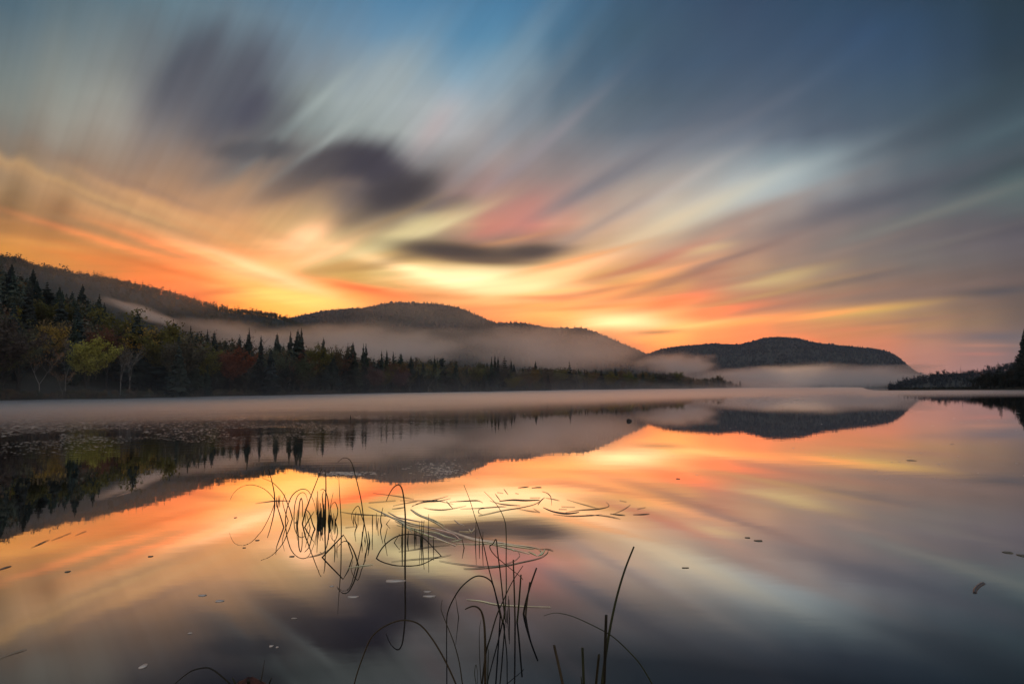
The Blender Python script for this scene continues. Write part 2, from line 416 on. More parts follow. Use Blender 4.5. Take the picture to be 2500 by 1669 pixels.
def principled(name, base, rough=0.8, island=None, objcol=False, noise_amt=0.0, noise_scale=3.0, spec=0.2, ramp=None, trans=0.0):
    m, t = material(name)
    p = nd(t, 'ShaderNodeBsdfPrincipled')
    p.inputs['Roughness'].default_value = rough
    p.inputs['Specular IOR Level'].default_value = spec
    out = nd(t, 'ShaderNodeOutputMaterial')
    t.links.new(p.outputs[0], out.inputs[0])
    if objcol:
        oi = nd(t, 'ShaderNodeObjectInfo'); src = oi.outputs['Color']
    else:
        rgb = nd(t, 'ShaderNodeRGB'); rgb.outputs[0].default_value = (*base, 1); src = rgb.outputs[0]
    if ramp:
        g = nd(t, 'ShaderNodeAttribute'); g.attribute_name = 'tone'
        cr = nd(t, 'ShaderNodeValToRGB')
        e = cr.color_ramp.elements
        while len(e) < len(ramp): e.new(0.5)
        for i, (pos, c_) in enumerate(ramp):
            e[i].position = pos; e[i].color = (*c_, 1)
        t.links.new(g.outputs['Fac'], cr.inputs[0])
        src = cr.outputs[0]
    if island:
        g = nd(t, 'ShaderNodeNewGeometry')
        mr = nd(t, 'ShaderNodeMapRange')
        t.links.new(g.outputs['Random Per Island'], mr.inputs[0])
        mr.inputs[3].default_value, mr.inputs[4].default_value = island
        sc = nd(t, 'ShaderNodeVectorMath', operation='SCALE')
        t.links.new(src, sc.inputs[0]); t.links.new(mr.outputs[0], sc.inputs['Scale'])
        src = sc.outputs[0]
    if noise_amt:
        tc = nd(t, 'ShaderNodeTexCoord')
        n = nd(t, 'ShaderNodeTexNoise'); n.inputs['Scale'].default_value = noise_scale
        n.inputs['Detail'].default_value = 4
        t.links.new(tc.outputs['Object'], n.inputs['Vector'])
        mr = nd(t, 'ShaderNodeMapRange')
        t.links.new(n.outputs['Fac'], mr.inputs[0])
        mr.inputs[1].default_value, mr.inputs[2].default_value = 0.3, 0.7
        mr.inputs[3].default_value, mr.inputs[4].default_value = 1 - noise_amt, 1 + noise_amt
        sc = nd(t, 'ShaderNodeVectorMath', operation='SCALE')
        t.links.new(src, sc.inputs[0]); t.links.new(mr.outputs[0], sc.inputs['Scale'])
        src = sc.outputs[0]
    t.links.new(src, p.inputs['Base Color'])
    if trans:
        tr = nd(t, 'ShaderNodeBsdfTranslucent'); t.links.new(src, tr.inputs[0])
        mx = nd(t, 'ShaderNodeMixShader'); mx.inputs[0].default_value = trans
        t.links.new(p.outputs[0], mx.inputs[1]); t.links.new(tr.outputs[0], mx.inputs[2])
        t.links.new(mx.outputs[0], out.inputs[0])
    return m


M_needle = principled('needles', (0.03, 0.05, 0.03), 0.8, island=(0.55, 1.35), objcol=True, trans=0.15)
M_leaf = principled('leaves', (0.1, 0.08, 0.02), 0.7, island=(0.75, 1.3), objcol=True, trans=0.45)
M_bark = principled('bark', (0.05, 0.042, 0.035), 0.9, noise_amt=0.4, noise_scale=2.0)
M_birch = principled('birch_bark', (0.24, 0.225, 0.205), 0.8, noise_amt=0.35, noise_scale=3.0)
M_soil = principled('forest_floor', (0.045, 0.04, 0.028), 0.95, noise_amt=0.4, noise_scale=0.15)
M_forest = principled('mixed_forest', (0.05, 0.05, 0.03), 0.9, island=(0.8, 1.2), ramp=[
    (0.0, (0.042, 0.058, 0.044)), (0.48, (0.058, 0.068, 0.046)), (0.6, (0.11, 0.09, 0.05)), (0.75, (0.13, 0.086, 0.055)), (0.9, (0.10, 0.088, 0.07)), (1.0, (0.14, 0.12, 0.055))])
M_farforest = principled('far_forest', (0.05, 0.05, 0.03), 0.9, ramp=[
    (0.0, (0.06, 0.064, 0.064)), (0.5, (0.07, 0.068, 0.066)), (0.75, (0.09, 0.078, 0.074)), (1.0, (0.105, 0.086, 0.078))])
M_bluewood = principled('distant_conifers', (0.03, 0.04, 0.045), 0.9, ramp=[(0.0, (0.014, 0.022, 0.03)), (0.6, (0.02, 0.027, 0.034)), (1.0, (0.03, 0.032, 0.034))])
M_darkwood = principled('dark_wood', (0.03, 0.03, 0.02), 0.9, island=(0.6, 1.3), ramp=[(0.0, (0.014, 0.02, 0.016)), (0.6, (0.022, 0.026, 0.018)), (1.0, (0.04, 0.032, 0.022))])
M_hill = principled('hill_ground', (0.04, 0.04, 0.032), 0.95, noise_amt=0.5, noise_scale=0.02)
M_reed = principled('reed', (0.045, 0.045, 0.018), 0.6, objcol=True, noise_amt=0.35, noise_scale=6.0)
M_straw = principled('wet_straw', (0.42, 0.34, 0.20), 0.4, objcol=True, noise_amt=0.25, noise_scale=8.0, spec=0.6)
M_rock = principled('wet_rock', (0.03, 0.028, 0.026), 0.5, noise_amt=0.4, noise_scale=8.0)
M_wood = principled('grey_wood', (0.05, 0.045, 0.04), 0.8, noise_amt=0.4, noise_scale=8.0)


def volume_mat(name, density, colour, aniso=0.0, shape=None):
    m, t = material(name)
    v = nd(t, 'ShaderNodeVolumePrincipled')
    v.inputs['Color'].default_value = (*colour, 1)
    v.inputs['Density'].default_value = density
    v.inputs['Anisotropy'].default_value = aniso
    out = nd(t, 'ShaderNodeOutputMaterial')
    t.links.new(v.outputs[0], out.inputs['Volume'])
    if shape:
        tc = nd(t, 'ShaderNodeTexCoord')
        ln = nd(t, 'ShaderNodeVectorMath', operation='LENGTH')
        t.links.new(tc.outputs['Object'], ln.inputs[0])
        no = nd(t, 'ShaderNodeTexNoise')
        mp = nd(t, 'ShaderNodeMapping'); mp.inputs['Scale'].default_value = shape
        t.links.new(tc.outputs['Object'], mp.inputs[0]); t.links.new(mp.outputs[0], no.inputs['Vector'])
        no.inputs['Scale'].default_value = 1.0; no.inputs['Detail'].default_value = 2.0
        ad = nd(t, 'ShaderNodeMath', operation='MULTIPLY_ADD')
        t.links.new(no.outputs['Fac'], ad.inputs[0]); ad.inputs[1].default_value = 1.2
        sb = nd(t, 'ShaderNodeMath', operation='SUBTRACT'); t.links.new(ln.outputs['Value'], sb.inputs[0]); sb.inputs[1].default_value = 0.6
        t.links.new(sb.outputs[0], ad.inputs[2])
        mr = nd(t, 'ShaderNodeMapRange', interpolation_type='SMOOTHSTEP')
        t.links.new(ad.outputs[0], mr.inputs[0])
        mr.inputs[1].default_value, mr.inputs[2].default_value = 0.9, 0.1
        mr.inputs[3].default_value, mr.inputs[4].default_value = 0.0, density
        t.links.new(mr.outputs[0], v.inputs['Density'])
    return m


# ------------------------------------------------------------------ lake
def water_material():
    m, t = material('lake_water')
    geo = nd(t, 'ShaderNodeNewGeometry')
    # long faint ripples, stronger off the left shore where the breeze touches the water
    mp = nd(t, 'ShaderNodeMapping'); mp.inputs['Scale'].default_value = (0.7, 1.6, 1.0)
    mp.inputs['Rotation'].default_value = (0, 0, rad(-12))
    t.links.new(geo.outputs['Position'], mp.inputs[0])
    n1 = nd(t, 'ShaderNodeTexNoise'); n1.inputs['Scale'].default_value = 1.3; n1.inputs['Detail'].default_value = 4
    t.links.new(mp.outputs[0], n1.inputs['Vector'])
    mp2 = nd(t, 'ShaderNodeMapping'); mp2.inputs['Scale'].default_value = (0.035, 0.06, 1.0)
    t.links.new(geo.outputs['Position'], mp2.inputs[0])
    n2 = nd(t, 'ShaderNodeTexNoise'); n2.inputs['Scale'].default_value = 1.0; n2.inputs['Detail'].default_value = 3
    t.links.new(mp2.outputs[0], n2.inputs['Vector'])
    sp = nd(t, 'ShaderNodeSeparateXYZ'); t.links.new(geo.outputs['Position'], sp.inputs[0])

    def mr(x, a, b, c, d, kind='SMOOTHSTEP'):
        k = nd(t, 'ShaderNodeMapRange', interpolation_type=kind)
        t.links.new(x, k.inputs[0])
        for i, q in enumerate((a, b, c, d)): k.inputs[i + 1].default_value = q
        return k.outputs[0]
    dist = mr(sp.outputs[1], 13, 30, 0.0, 1.0)
    patch = mr(n2.outputs['Fac'], 0.36, 0.58, 0.0, 1.0)
    side = mr(sp.outputs[0], 1, -14, 0.015, 1.0)
    mul = nd(t, 'ShaderNodeMath', operation='MULTIPLY'); t.links.new(dist, mul.inputs[0]); t.links.new(patch, mul.inputs[1])
    mul2 = nd(t, 'ShaderNodeMath', operation='MULTIPLY'); t.links.new(mul.outputs[0], mul2.inputs[0]); t.links.new(side, mul2.inputs[1])
    st = nd(t, 'ShaderNodeMath', operation='MULTIPLY_ADD'); t.links.new(mul2.outputs[0], st.inputs[0])
    st.inputs[1].default_value = 0.026; st.inputs[2].default_value = 0.0006
    hh = nd(t, 'ShaderNodeMath', operation='MULTIPLY'); t.links.new(n1.outputs['Fac'], hh.inputs[0]); t.links.new(st.outputs[0], hh.inputs[1])
    bp = nd(t, 'ShaderNodeBump'); bp.inputs['Strength'].default_value = 1.0; bp.inputs['Distance'].default_value = 1.0
    t.links.new(hh.outputs[0], bp.inputs['Height'])
    gl = nd(t, 'ShaderNodeBsdfGlossy'); gl.inputs['Roughness'].default_value = 0.014
    gl.inputs['Color'].default_value = (0.97, 0.95, 0.95, 1)
    t.links.new(bp.outputs[0], gl.inputs['Normal'])
    df = nd(t, 'ShaderNodeBsdfDiffuse'); df.inputs[0].default_value = (0.006, 0.007, 0.009, 1)
    lw = nd(t, 'ShaderNodeLayerWeight'); lw.inputs['Blend'].default_value = 0.5
    cr = nd(t, 'ShaderNodeValToRGB')
    e = cr.color_ramp.elements
    stops = [(0.0, 0.03), (0.50, 0.06), (0.60, 0.14), (0.645, 0.14), (0.68, 0.28), (0.71, 0.38), (0.76, 0.76), (0.82, 0.96), (1.0, 1.0)]
    while len(e) < len(stops): e.new(0.5)
    for i, (p_, v_) in enumerate(stops):
        e[i].position = p_; e[i].color = (v_, v_, v_, 1)
    t.links.new(lw.outputs['Facing'], cr.inputs[0])
    mx = nd(t, 'ShaderNodeMixShader')
    t.links.new(cr.outputs[0], mx.inputs[0]); t.links.new(df.outputs[0], mx.inputs[1]); t.links.new(gl.outputs[0], mx.inputs[2])
    out = nd(t, 'ShaderNodeOutputMaterial'); t.links.new(mx.outputs[0], out.inputs[0])
    return m


lake = mesh_obj('lake', [(-6000, -400, 0), (6000, -400, 0), (6000, 6000, 0), (-6000, 6000, 0)], [(0, 1, 2, 3)], water_material())
tag(lake, 'still lake mirroring the orange sunset sky and the hills', kind='structure')

# ------------------------------------------------------------------ small trees for the woods that read as one mass


def lowpoly_conifer(n=7, tiers=3):
    V, Fc = [], []
    for k in range(tiers):
        z0 = 0.12 + 0.26 * k; z1 = min(1.0, z0 + 0.46) if k < tiers - 1 else 1.0
        r = 0.17 * (1 - 0.27 * k)
        b = len(V)
        for i in range(n):
            a = 2 * math.pi * i / n + k
            rr = r * (1 + 0.35 * (random.random() - 0.5))
            V.append((rr * math.cos(a), rr * math.sin(a), z0 - 0.05 * random.random()))
        V.append((0, 0, z1))
        for i in range(n):
            Fc.append((b + i, b + (i + 1) % n, b + n))
    b = len(V)
    # trunk joined into the same island
    V += [(0.02, 0, -0.1), (-0.01, 0.017, -0.1), (-0.01, -0.017, -0.1)]
    Fc += [(b, b + 1, 3 * 0 + n), (b + 1, b + 2, n), (b + 2, b, n)]
    # link tiers into one island with slivers
    for k in range(1, tiers):
        Fc.append((n, k * (n + 1) + n, k * (n + 1)))
    return np.array(V), np.array(Fc)


def lowpoly_round(seg=7, rings=4, jag=0.3):
    V, Fc = [(0, 0, 0.1)], []
    for j in range(1, rings):
        ph = math.pi * j / rings
        for i in range(seg):
            a = 2 * math.pi * (i + 0.5 * (j % 2)) / seg
            k = 1 + jag * (random.random() - 0.5) * 2
            V.append((0.30 * math.sin(ph) * math.cos(a) * k, 0.30 * math.sin(ph) * math.sin(a) * k, 0.55 - 0.45 * math.cos(ph) * (0.85 + 0.3 * random.random())))
    V.append((0, 0, 1.0))
    for i in range(seg):
        Fc.append((0, 1 + (i + 1) % seg, 1 + i))
    for j in range(rings - 2):
        for i in range(seg):
            a, b = 1 + j * seg + i, 1 + j * seg + (i + 1) % seg
            Fc += [(a, b, b + seg), (a, b + seg, a + seg)]
    top = len(V) - 1
    for i in range(seg):
        a = 1 + (rings - 2) * seg
        Fc.append((a + i, a + (i + 1) % seg, top))
    b = len(V)
    V += [(0.02, 0, -0.1), (-0.01, 0.017, -0.1), (-0.01, -0.017, -0.1)]
    Fc += [(b, b + 1, 0), (b + 1, b + 2, 0), (b + 2, b, 0)]
    return np.array(V), np.array(Fc)


def midpoly(con, n):
    """a tree of few leaf cards for the crowd behind the front rows"""
    V, Fc = [], []
    if con:
        tiers = max(5, n // 7)
        for k in range(tiers):
            f = k / (tiers - 1)
            z = 0.08 + 0.9 * f
            for i in range(7):
                a = 6.28 * (i + random.random() * .7) / 7 + k
                L = 0.2 * (1 - f) ** .8 * random.uniform(.7, 1.15) + .008
                w = L * .35
                b = len(V); ca, sa = math.cos(a), math.sin(a)
                V += [(0, 0, z + .03), (ca * L * .5 - sa * w, sa * L * .5 + ca * w, z - .25 * L), (ca * L, sa * L, z - .4 * L), (ca * L * .5 + sa * w, sa * L * .5 - ca * w, z - .25 * L)]
                Fc += [(b, b + 1, b + 2), (b, b + 2, b + 3)]
    else:
        blobs = [((random.uniform(-.14, .14), random.uniform(-.14, .14), random.uniform(.35, .85)), random.uniform(.10, .2)) for _ in range(6)]
        for _ in range(n):
            c, r = random.choice(blobs)
            a = Vector((random.gauss(0, 1), random.gauss(0, 1), random.gauss(0, 1))).normalized()
            d = a * r * random.uniform(.6, 1)
            a = (a + Vector((random.gauss(0, 1), random.gauss(0, 1), random.gauss(0, 1))) * .35).normalized()
            b_ = a.orthogonal().normalized(); q = a.cross(b_)
            sz = 0.42 / math.sqrt(n) * random.uniform(.6, 1.3)
            p = Vector(c) + d
            b = len(V)
            V += [tuple(p + b_ * sz), tuple(p + q * sz * .8), tuple(p - b_ * sz), tuple(p - q * sz * .8)]
            Fc += [(b, b + 1, b + 2), (b, b + 2, b + 3)]
    b = len(V)
    V += [(.015, 0, -.1), (-.008, .013, -.1), (-.008, -.013, -.1), (0, 0, .75)]
    Fc += [(b, b + 1, b + 3), (b + 1, b + 2, b + 3), (b + 2, b, b + 3)]
    return np.array(V), np.array(Fc)


RIDGE_C = [midpoly(True, 49) for _ in range(4)]
RIDGE_R = [midpoly(False, 80) for _ in range(5)]
LOW_C = [lowpoly_conifer() for _ in range(4)]
LOW_S = [lowpoly_conifer(5, 2) for _ in range(3)]
LOW_R = [lowpoly_round() for _ in range(5)]
LOW_RS = [lowpoly_round(5, 3) for _ in range(4)]


def joined_trees(name, items, mat, label, small=False, lib=None):
    """items: (x, y, z, height, conifer?, width factor); every tree gets a tone of its own"""
    C, Rn = lib or ((LOW_S, LOW_RS) if small else (LOW_C, LOW_R))
    VV, FF, TT, off = [], [], [], 0
    for (x, y, z, h, con, w) in items:
        src = random.choice(C if con else Rn)
        a = random.random() * 6.28
        ca, sa = math.cos(a), math.sin(a)
        V = src[0]
        X = (V[:, 0] * ca - V[:, 1] * sa) * h * w + x
        Y = (V[:, 0] * sa + V[:, 1] * ca) * h * w + y
        Z = V[:, 2] * h + z
        VV.append(np.stack([X, Y, Z], 1)); FF.append(src[1] + off); off += len(V)
        TT.append(np.full(len(V), random.uniform(0, .5) if con else random.uniform(.4, 1.0), dtype=np.float32))
    o = mesh_obj(name, np.concatenate(VV), np.concatenate(FF), mat)
    at = o.data.attributes.new('tone', 'FLOAT', 'POINT')
    at.data.foreach_set('value', np.concatenate(TT))
    tag(o, label, kind='stuff')
    return o


# ------------------------------------------------------------------ hills
def fbm(x, y, s, seed=0.0):
    return mnoise.fractal(Vector((x * s, y * s, seed)), 1.0, 2.0, 4)


def make_hill(sil, R, front, back, treeh, ntree, conf, label, seed, x0, x1, base=-2.0, small=True, rough=0.05, wood=None):
    Rf = R if callable(R) else (lambda x: R)

    def height(xc, t):           # t: -1 front foot .. 0 ridge .. 1 back foot
        y = interp(xc, sil)
        d = pdir(xc, y)
        tan = d.z / math.hypot(d.x, d.y)
        r = Rf(xc)
        H = CAM_H + tan * r - treeh * 0.8
        if t <= 0:
            k = 1 - (-t) ** 1.35
        else:
            k = 1 - t ** 1.5
        p = polar(xc, r + (t * front if t < 0 else t * back))
        n = fbm(p.x, p.y, 2.2 / front, seed) * rough * H * min(1.0, 3.5 * abs(t)) * (1 - abs(t))
        return p, base + (H - base) * max(0, k) + n * 2.2
    xs = np.arange(x0, x1 + 0.1, 8.0 if front > 300 else 6.0)
    ts = list(np.linspace(-1, 0, 22)) + list(np.linspace(0.12, 1, 6))
    V, Fc = [], []
    for xc in xs:
        for t in ts:
            p, z = height(xc, t)
            V.append((p.x, p.y, z))
    n = len(ts)
    for i in range(len(xs) - 1):
        for j in range(n - 1):
            a = i * n + j
            Fc.append((a, a + n, a + n + 1, a + 1))
    o = mesh_obj('hill', V, np.array(Fc), M_hill, smooth_=True)
    tag(o, label, kind='structure')
    items = []
    for _ in range(ntree):
        xc = random.uniform(x0, x1)
        if random.random() < 0.30:
            t = random.uniform(-0.02, 0.01)
        else:
            t = -random.random() ** 1.4 * 0.95
        p, z = height(xc, t)
        con = random.random() < (conf + 0.12 if fbm(p.x, p.y, 4.0 / front, seed + 5) > 0 else conf - 0.2)
        h = treeh * random.uniform(0.55, 1.15) * (1.0 if con else 0.85)
        if random.random() < (0.18 if con and t > -0.03 else 0.05): h *= 1.4
        items.append((p.x, p.y, z - 0.3, h, con, random.uniform(0.8, 1.2) * (1.0 if con else 1.25)))
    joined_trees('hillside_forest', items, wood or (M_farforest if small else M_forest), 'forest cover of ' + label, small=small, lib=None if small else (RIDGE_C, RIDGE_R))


# right far mountain, middle mountain, long left ridge, low right ridge
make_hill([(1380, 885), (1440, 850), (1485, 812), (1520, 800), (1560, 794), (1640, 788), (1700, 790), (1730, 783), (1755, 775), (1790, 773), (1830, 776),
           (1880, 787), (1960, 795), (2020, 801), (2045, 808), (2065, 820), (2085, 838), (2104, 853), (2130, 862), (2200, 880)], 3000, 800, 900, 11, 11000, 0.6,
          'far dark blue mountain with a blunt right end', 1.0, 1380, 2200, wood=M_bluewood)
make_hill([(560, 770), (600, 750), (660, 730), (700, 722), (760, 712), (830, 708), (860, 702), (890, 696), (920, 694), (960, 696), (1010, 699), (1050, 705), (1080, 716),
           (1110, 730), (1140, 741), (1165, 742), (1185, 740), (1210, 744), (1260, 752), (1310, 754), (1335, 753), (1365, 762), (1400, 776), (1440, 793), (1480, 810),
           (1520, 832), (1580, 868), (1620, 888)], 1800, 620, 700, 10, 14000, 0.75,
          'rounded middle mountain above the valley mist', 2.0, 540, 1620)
make_hill([(-500, 500), (-200, 540), (0, 588), (25, 590), (60, 604), (100, 614), (160, 624), (240, 635), (300, 648), (370, 664), (440, 684), (500, 702), (540, 708), (590, 712),
           (630, 719), (660, 729), (690, 742), (740, 765), (800, 800), (900, 850)], lambda x: interp(x, [(-500, 700), (0, 850), (660, 1150), (900, 1200)]), 420, 500, 10, 6500, 0.45,
          'long wooded ridge sloping down from the left edge', 3.0, -500, 900, small=False)
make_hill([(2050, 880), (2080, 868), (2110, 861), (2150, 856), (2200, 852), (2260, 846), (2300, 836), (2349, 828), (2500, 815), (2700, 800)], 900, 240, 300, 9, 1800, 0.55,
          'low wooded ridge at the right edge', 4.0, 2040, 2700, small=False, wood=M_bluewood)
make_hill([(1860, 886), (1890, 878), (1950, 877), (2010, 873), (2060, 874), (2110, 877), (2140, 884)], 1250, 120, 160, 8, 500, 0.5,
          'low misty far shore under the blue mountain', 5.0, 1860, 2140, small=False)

# ------------------------------------------------------------------ left shore
SHORE = [(-900, 130), (-300, 140), (0, 160), (250, 172), (500, 190), (680, 222), (850, 275), (1150, 340), (1350, 420), (1500, 520), (1620, 640), (1690, 760), (1712, 800)]
HMAX = [(-900, 78), (-300, 58), (0, 43), (90, 37), (150, 31), (220, 23), (280, 12), (350, 8), (430, 6), (560, 3), (700, 2.5), (1720, 2)]


def shore(xc): return interp(xc, SHORE)


def land_z(xc, R):
    s = shore(xc)
    t = (R - s) / 165.0
    return 0.35 + interp(xc, HMAX) * smooth(t) + (0.8 * smooth((R - s) / 8.0)) if R > s else -0.6


xs = np.arange(-900, 1713, 12.0)
ds = [-3, 0.0, 1.5, 5, 10, 20, 35, 50, 70, 90, 110, 130, 150, 170, 200, 240, 300]
V, Fc = [], []
for xc in xs:
    for d in ds:
        R = shore(xc) + d + (fbm(xc * 0.05, d, 1.0) * 1.2 if d < 6 else 0)
        taper = 1.0 if xc < 1600 else max(0.02, (1713 - xc) / 113)
        R = shore(xc) + (R - shore(xc)) * taper
        p = polar(xc, R)
        z = -0.6 if d < 0 else land_z(xc, R + 0.01) + fbm(p.x, p.y, 0.05) * min(1, max(0, d) / 20) * 1.2
        if d == 300: z = -1.0
        V.append((p.x, p.y, z))
n = len(ds)
for i in range(len(xs) - 1):
    for j in range(n - 1):
        a = i * n + j
        Fc.append((a, a + n, a + n + 1, a + 1))
tag(mesh_obj('shore', V, np.array(Fc), M_soil, smooth_=True), 'wooded left lake shore rising to the left', kind='structure')

# ------------------------------------------------------------------ tree meshes


def tube(points, radii, sides=5):
    V, Fc = [], []
    pts = [Vector(p) for p in points]
    for i, p in enumerate(pts):
        d = (pts[min(i + 1, len(pts) - 1)] - pts[max(i - 1, 0)])
        if d.length < 1e-9: d = Vector((0, 0, 1))
        d.normalize()
        ref = Vector((0, 1, 0)) if abs(d.y) < 0.9 else Vector((1, 0, 0))
        a = d.cross(ref).normalized(); b = d.cross(a)
        for k in range(sides):
            w = 2 * math.pi * k / sides
            V.append(tuple(p + (a * math.cos(w) + b * math.sin(w)) * radii[i]))
    for i in range(len(pts) - 1):
        for k in range(sides):
            q = i * sides
            Fc.append((q + k, q + (k + 1) % sides, q + sides + (k + 1) % sides, q + sides + k))
    Fc.append(tuple(range(sides))[::-1])
    Fc.append(tuple(range((len(pts) - 1) * sides, len(pts) * sides)))
    return V, Fc


def merge(parts):
    V, Fc = [], []
    for v, f in parts:
        o = len(V)
        V += v
        Fc += [tuple(i + o for i in q) for q in f]
    return V, Fc


def conifer_mesh(width, tiers, droop, sparse=0.0, irregular=0.15, lean=0.0):
    """unit height; returns trunk and crown meshes"""
    tr = tube([(0, 0, -0.03), (lean * 0.3, 0, 0.3), (lean * 0.6, 0, 0.6), (lean, 0, 0.985)], [0.016, 0.013, 0.008, 0.001], 6)
    V, Fc = [], []
    for k in range(tiers):
        f = k / (tiers - 1)
        z = 0.10 + 0.88 * f ** 0.92
        rr = width * (1 - f) ** 0.8 * (0.55 + 0.45 * min(1, f * 5)) + 0.006
        rr *= 1 + irregular * (random.random() - 0.5) * 2
        nb = max(4, int(10 * (1 - f) + 4))
        for i in range(nb):
            if random.random() < sparse: continue
            a = 2 * math.pi * (i + random.random() * 0.7) / nb + k * 1.3
            L = rr * random.uniform(0.65, 1.15)
            wd = L * random.uniform(0.22, 0.34) + 0.004
            dz = -droop * L * random.uniform(0.6, 1.3)
            ca, sa = math.cos(a), math.sin(a)
            x0 = lean * z
            b = len(V)
            th = 0.012 + 0.02 * (1 - f)

            def P(s, w, h):
                return (x0 + ca * s - sa * w, sa * s + ca * w, z + h)
            # a drooping spray: spine, two ragged sides, underside fringe
            V += [P(0, 0, th * 0.6), P(L * 0.45, wd, dz * 0.35 - th * .5), P(L * 0.45, -wd, dz * 0.35 - th * .5), P(L * 0.5, 0, dz * 0.3 + th * .4),
                  P(L, 0, dz + 0.2 * abs(dz)), P(L * 0.78, wd * 0.8, dz * 0.8 - th * .4), P(L * 0.78, -wd * 0.8, dz * 0.8 - th * .4), P(L * 0.35, 0, dz * 0.3 - th * 2.0), P(L * .7, 0, dz * .7 - th * 1.6)]
            Fc += [(b, b + 1, b + 3), (b, b + 3, b + 2), (b + 3, b + 5, b + 4), (b + 3, b + 4, b + 6), (b + 1, b + 5, b + 3), (b + 2, b + 3, b + 6), (b, b + 3, b + 7), (b + 3, b + 4, b + 8), (b + 7, b + 3, b + 8)]
    return tr, (V, Fc)


def leaf_cards(centres, n, spread, size, lobe=0.5):
    """leaves set round the limb ends, facing outwards, so every clump has a lit top and a shaded underside"""
    V, Fc = [], []
    for _ in range(n):
        c, s = random.choice(centres)
        d = Vector((random.gauss(0, 1), random.gauss(0, 1), random.gauss(0, 1))).normalized()
        p = Vector(c) + Vector((d.x, d.y, d.z * .8)) * spread * s * lobe * random.uniform(0.55, 1.05)
        nrm = (d + Vector((random.gauss(0, 1), random.gauss(0, 1), random.gauss(0, 1))) * 0.35).normalized()
        b = nrm.orthogonal().normalized()
        b = (b * math.cos(_) + nrm.cross(b) * math.sin(_)).normalized()
        q = nrm.cross(b)
        s1 = size * random.uniform(0.6, 1.4)
        k = len(V)
        V += [tuple(p + b * s1), tuple(p + q * s1 * 0.7), tuple(p - b * s1), tuple(p - q * s1 * 0.7)]
        Fc.append((k, k + 1, k + 2, k + 3))
    return V, Fc


def broadleaf_mesh(width=0.3, n=1500, base=0.28, size=0.018, bare=False, forks=2, top_only=False):
    parts, centres = [], []
    lean = random.uniform(-0.03, 0.03)

    def limb(p, d, L, r, lvl):
        pts, rr = [p], [r]
        q, dd = Vector(p), Vector(d)
        for s in range(4):
            dd = (dd + Vector((random.gauss(0, .14), random.gauss(0, .14), 0.10))).normalized()
            q = q + dd * L / 4
            pts.append(tuple(q)); rr.append(r * (1 - 0.2 * (s + 1)))
            if lvl >= 1 or s >= 2: centres.append((tuple(q), 1.0 if lvl < 2 else 0.8))
            if lvl < 2 and s >= (0 if lvl else 1):
                for _ in range(2 if lvl == 0 else 1 + (random.random() < .5)):
                    w = random.random() * 6.28
                    nd_ = (dd * 0.55 + Vector((math.cos(w), math.sin(w), 0.25 if not bare else 0.5)) * 0.75).normalized()
                    limb(tuple(q), nd_, L * random.uniform(0.45, 0.62), r * 0.5, lvl + 1)
        parts.append(tube(pts, rr, 5 if lvl == 0 else 4 if lvl == 1 else 3))
    parts.append(tube([(0, 0, -0.04), (lean * .5, 0, base * .5), (lean, 0, base)], [0.010, 0.008, 0.007] if bare else [0.018, 0.014, 0.012], 6))
    for k in range(forks):
        w = 6.28 * k / forks + random.random()
        limb((lean, 0, base * (0.96 if k else 1)), (Vector((math.cos(w) * .28, math.sin(w) * .28, 1.0)) if forks > 1 else Vector((.03, 0, 1))).normalized(), (0.62 if not top_only else .6) * random.uniform(.85, 1), 0.0062 if bare else 0.011, 0)
    mz = max(c[0][2] for c in centres)
    if top_only:
        centres = [c for c in centres if c[0][2] > base + (mz - base) * 0.45]
    leaves = leaf_cards(centres, n, width, size)
    # unit height
    allz = max(max(v[2] for v in leaves[0]) if leaves[0] else 0, mz)
    s = 1.0 / allz
    T = merge(parts)
    T = ([(x * s, y * s, z * s) for x, y, z in T[0]], T[1])
    leaves = ([(x * s, y * s, z * s) for x, y, z in leaves[0]], leaves[1])
    return T, leaves


random.seed(21)
KINDS = {}


def register(kind, variants, trunk_mat, crown_mat):
    out = []
    for tr, cr in variants:
        ot = mesh_obj('trunk', tr[0], tr[1], trunk_mat, link=False)
        if all(len(f) == 3 for f in cr[1]) or all(len(f) == 4 for f in cr[1]):
            oc = mesh_obj('crown', cr[0], np.array(cr[1]), crown_mat, link=False)
        else:
            oc = mesh_obj('crown', cr[0], cr[1], crown_mat, link=False)
        out.append((ot, oc))
    KINDS[kind] = out


register('spruce', [conifer_mesh(0.20, 26, 0.5, 0.08) for _ in range(3)], M_bark, M_needle)
register('spire', [conifer_mesh(0.115, 26, 0.5, 0.08, 0.2) for _ in range(3)], M_bark, M_needle)
register('pine', [conifer_mesh(0.27, 15, 0.15, 0.25, 0.4, 0.02) for _ in range(2)], M_bark, M_needle)
register('round', [broadleaf_mesh(0.19, 4200, 0.16, 0.019, forks=4) for _ in range(3)], M_bark, M_leaf)
register('slim', [broadleaf_mesh(0.13, 1900, 0.28, 0.016, forks=3) for _ in range(3)], M_bark, M_leaf)
register('birch', [broadleaf_mesh(0.11, 420, 0.34, 0.013, forks=2, bare=True, top_only=True) for _ in range(3)], M_birch, M_leaf)
register('bare', [broadleaf_mesh(0.12, 260, 0.30, 0.010, forks=3, bare=True) for _ in range(2)], M_bark, M_leaf)
NAMES = {'spruce': 'spruce_tree', 'spire': 'fir_tree', 'pine': 'pine_tree', 'round': 'broadleaf_tree', 'slim': 'broadleaf_tree', 'birch': 'birch_tree', 'bare': 'bare_tree'}

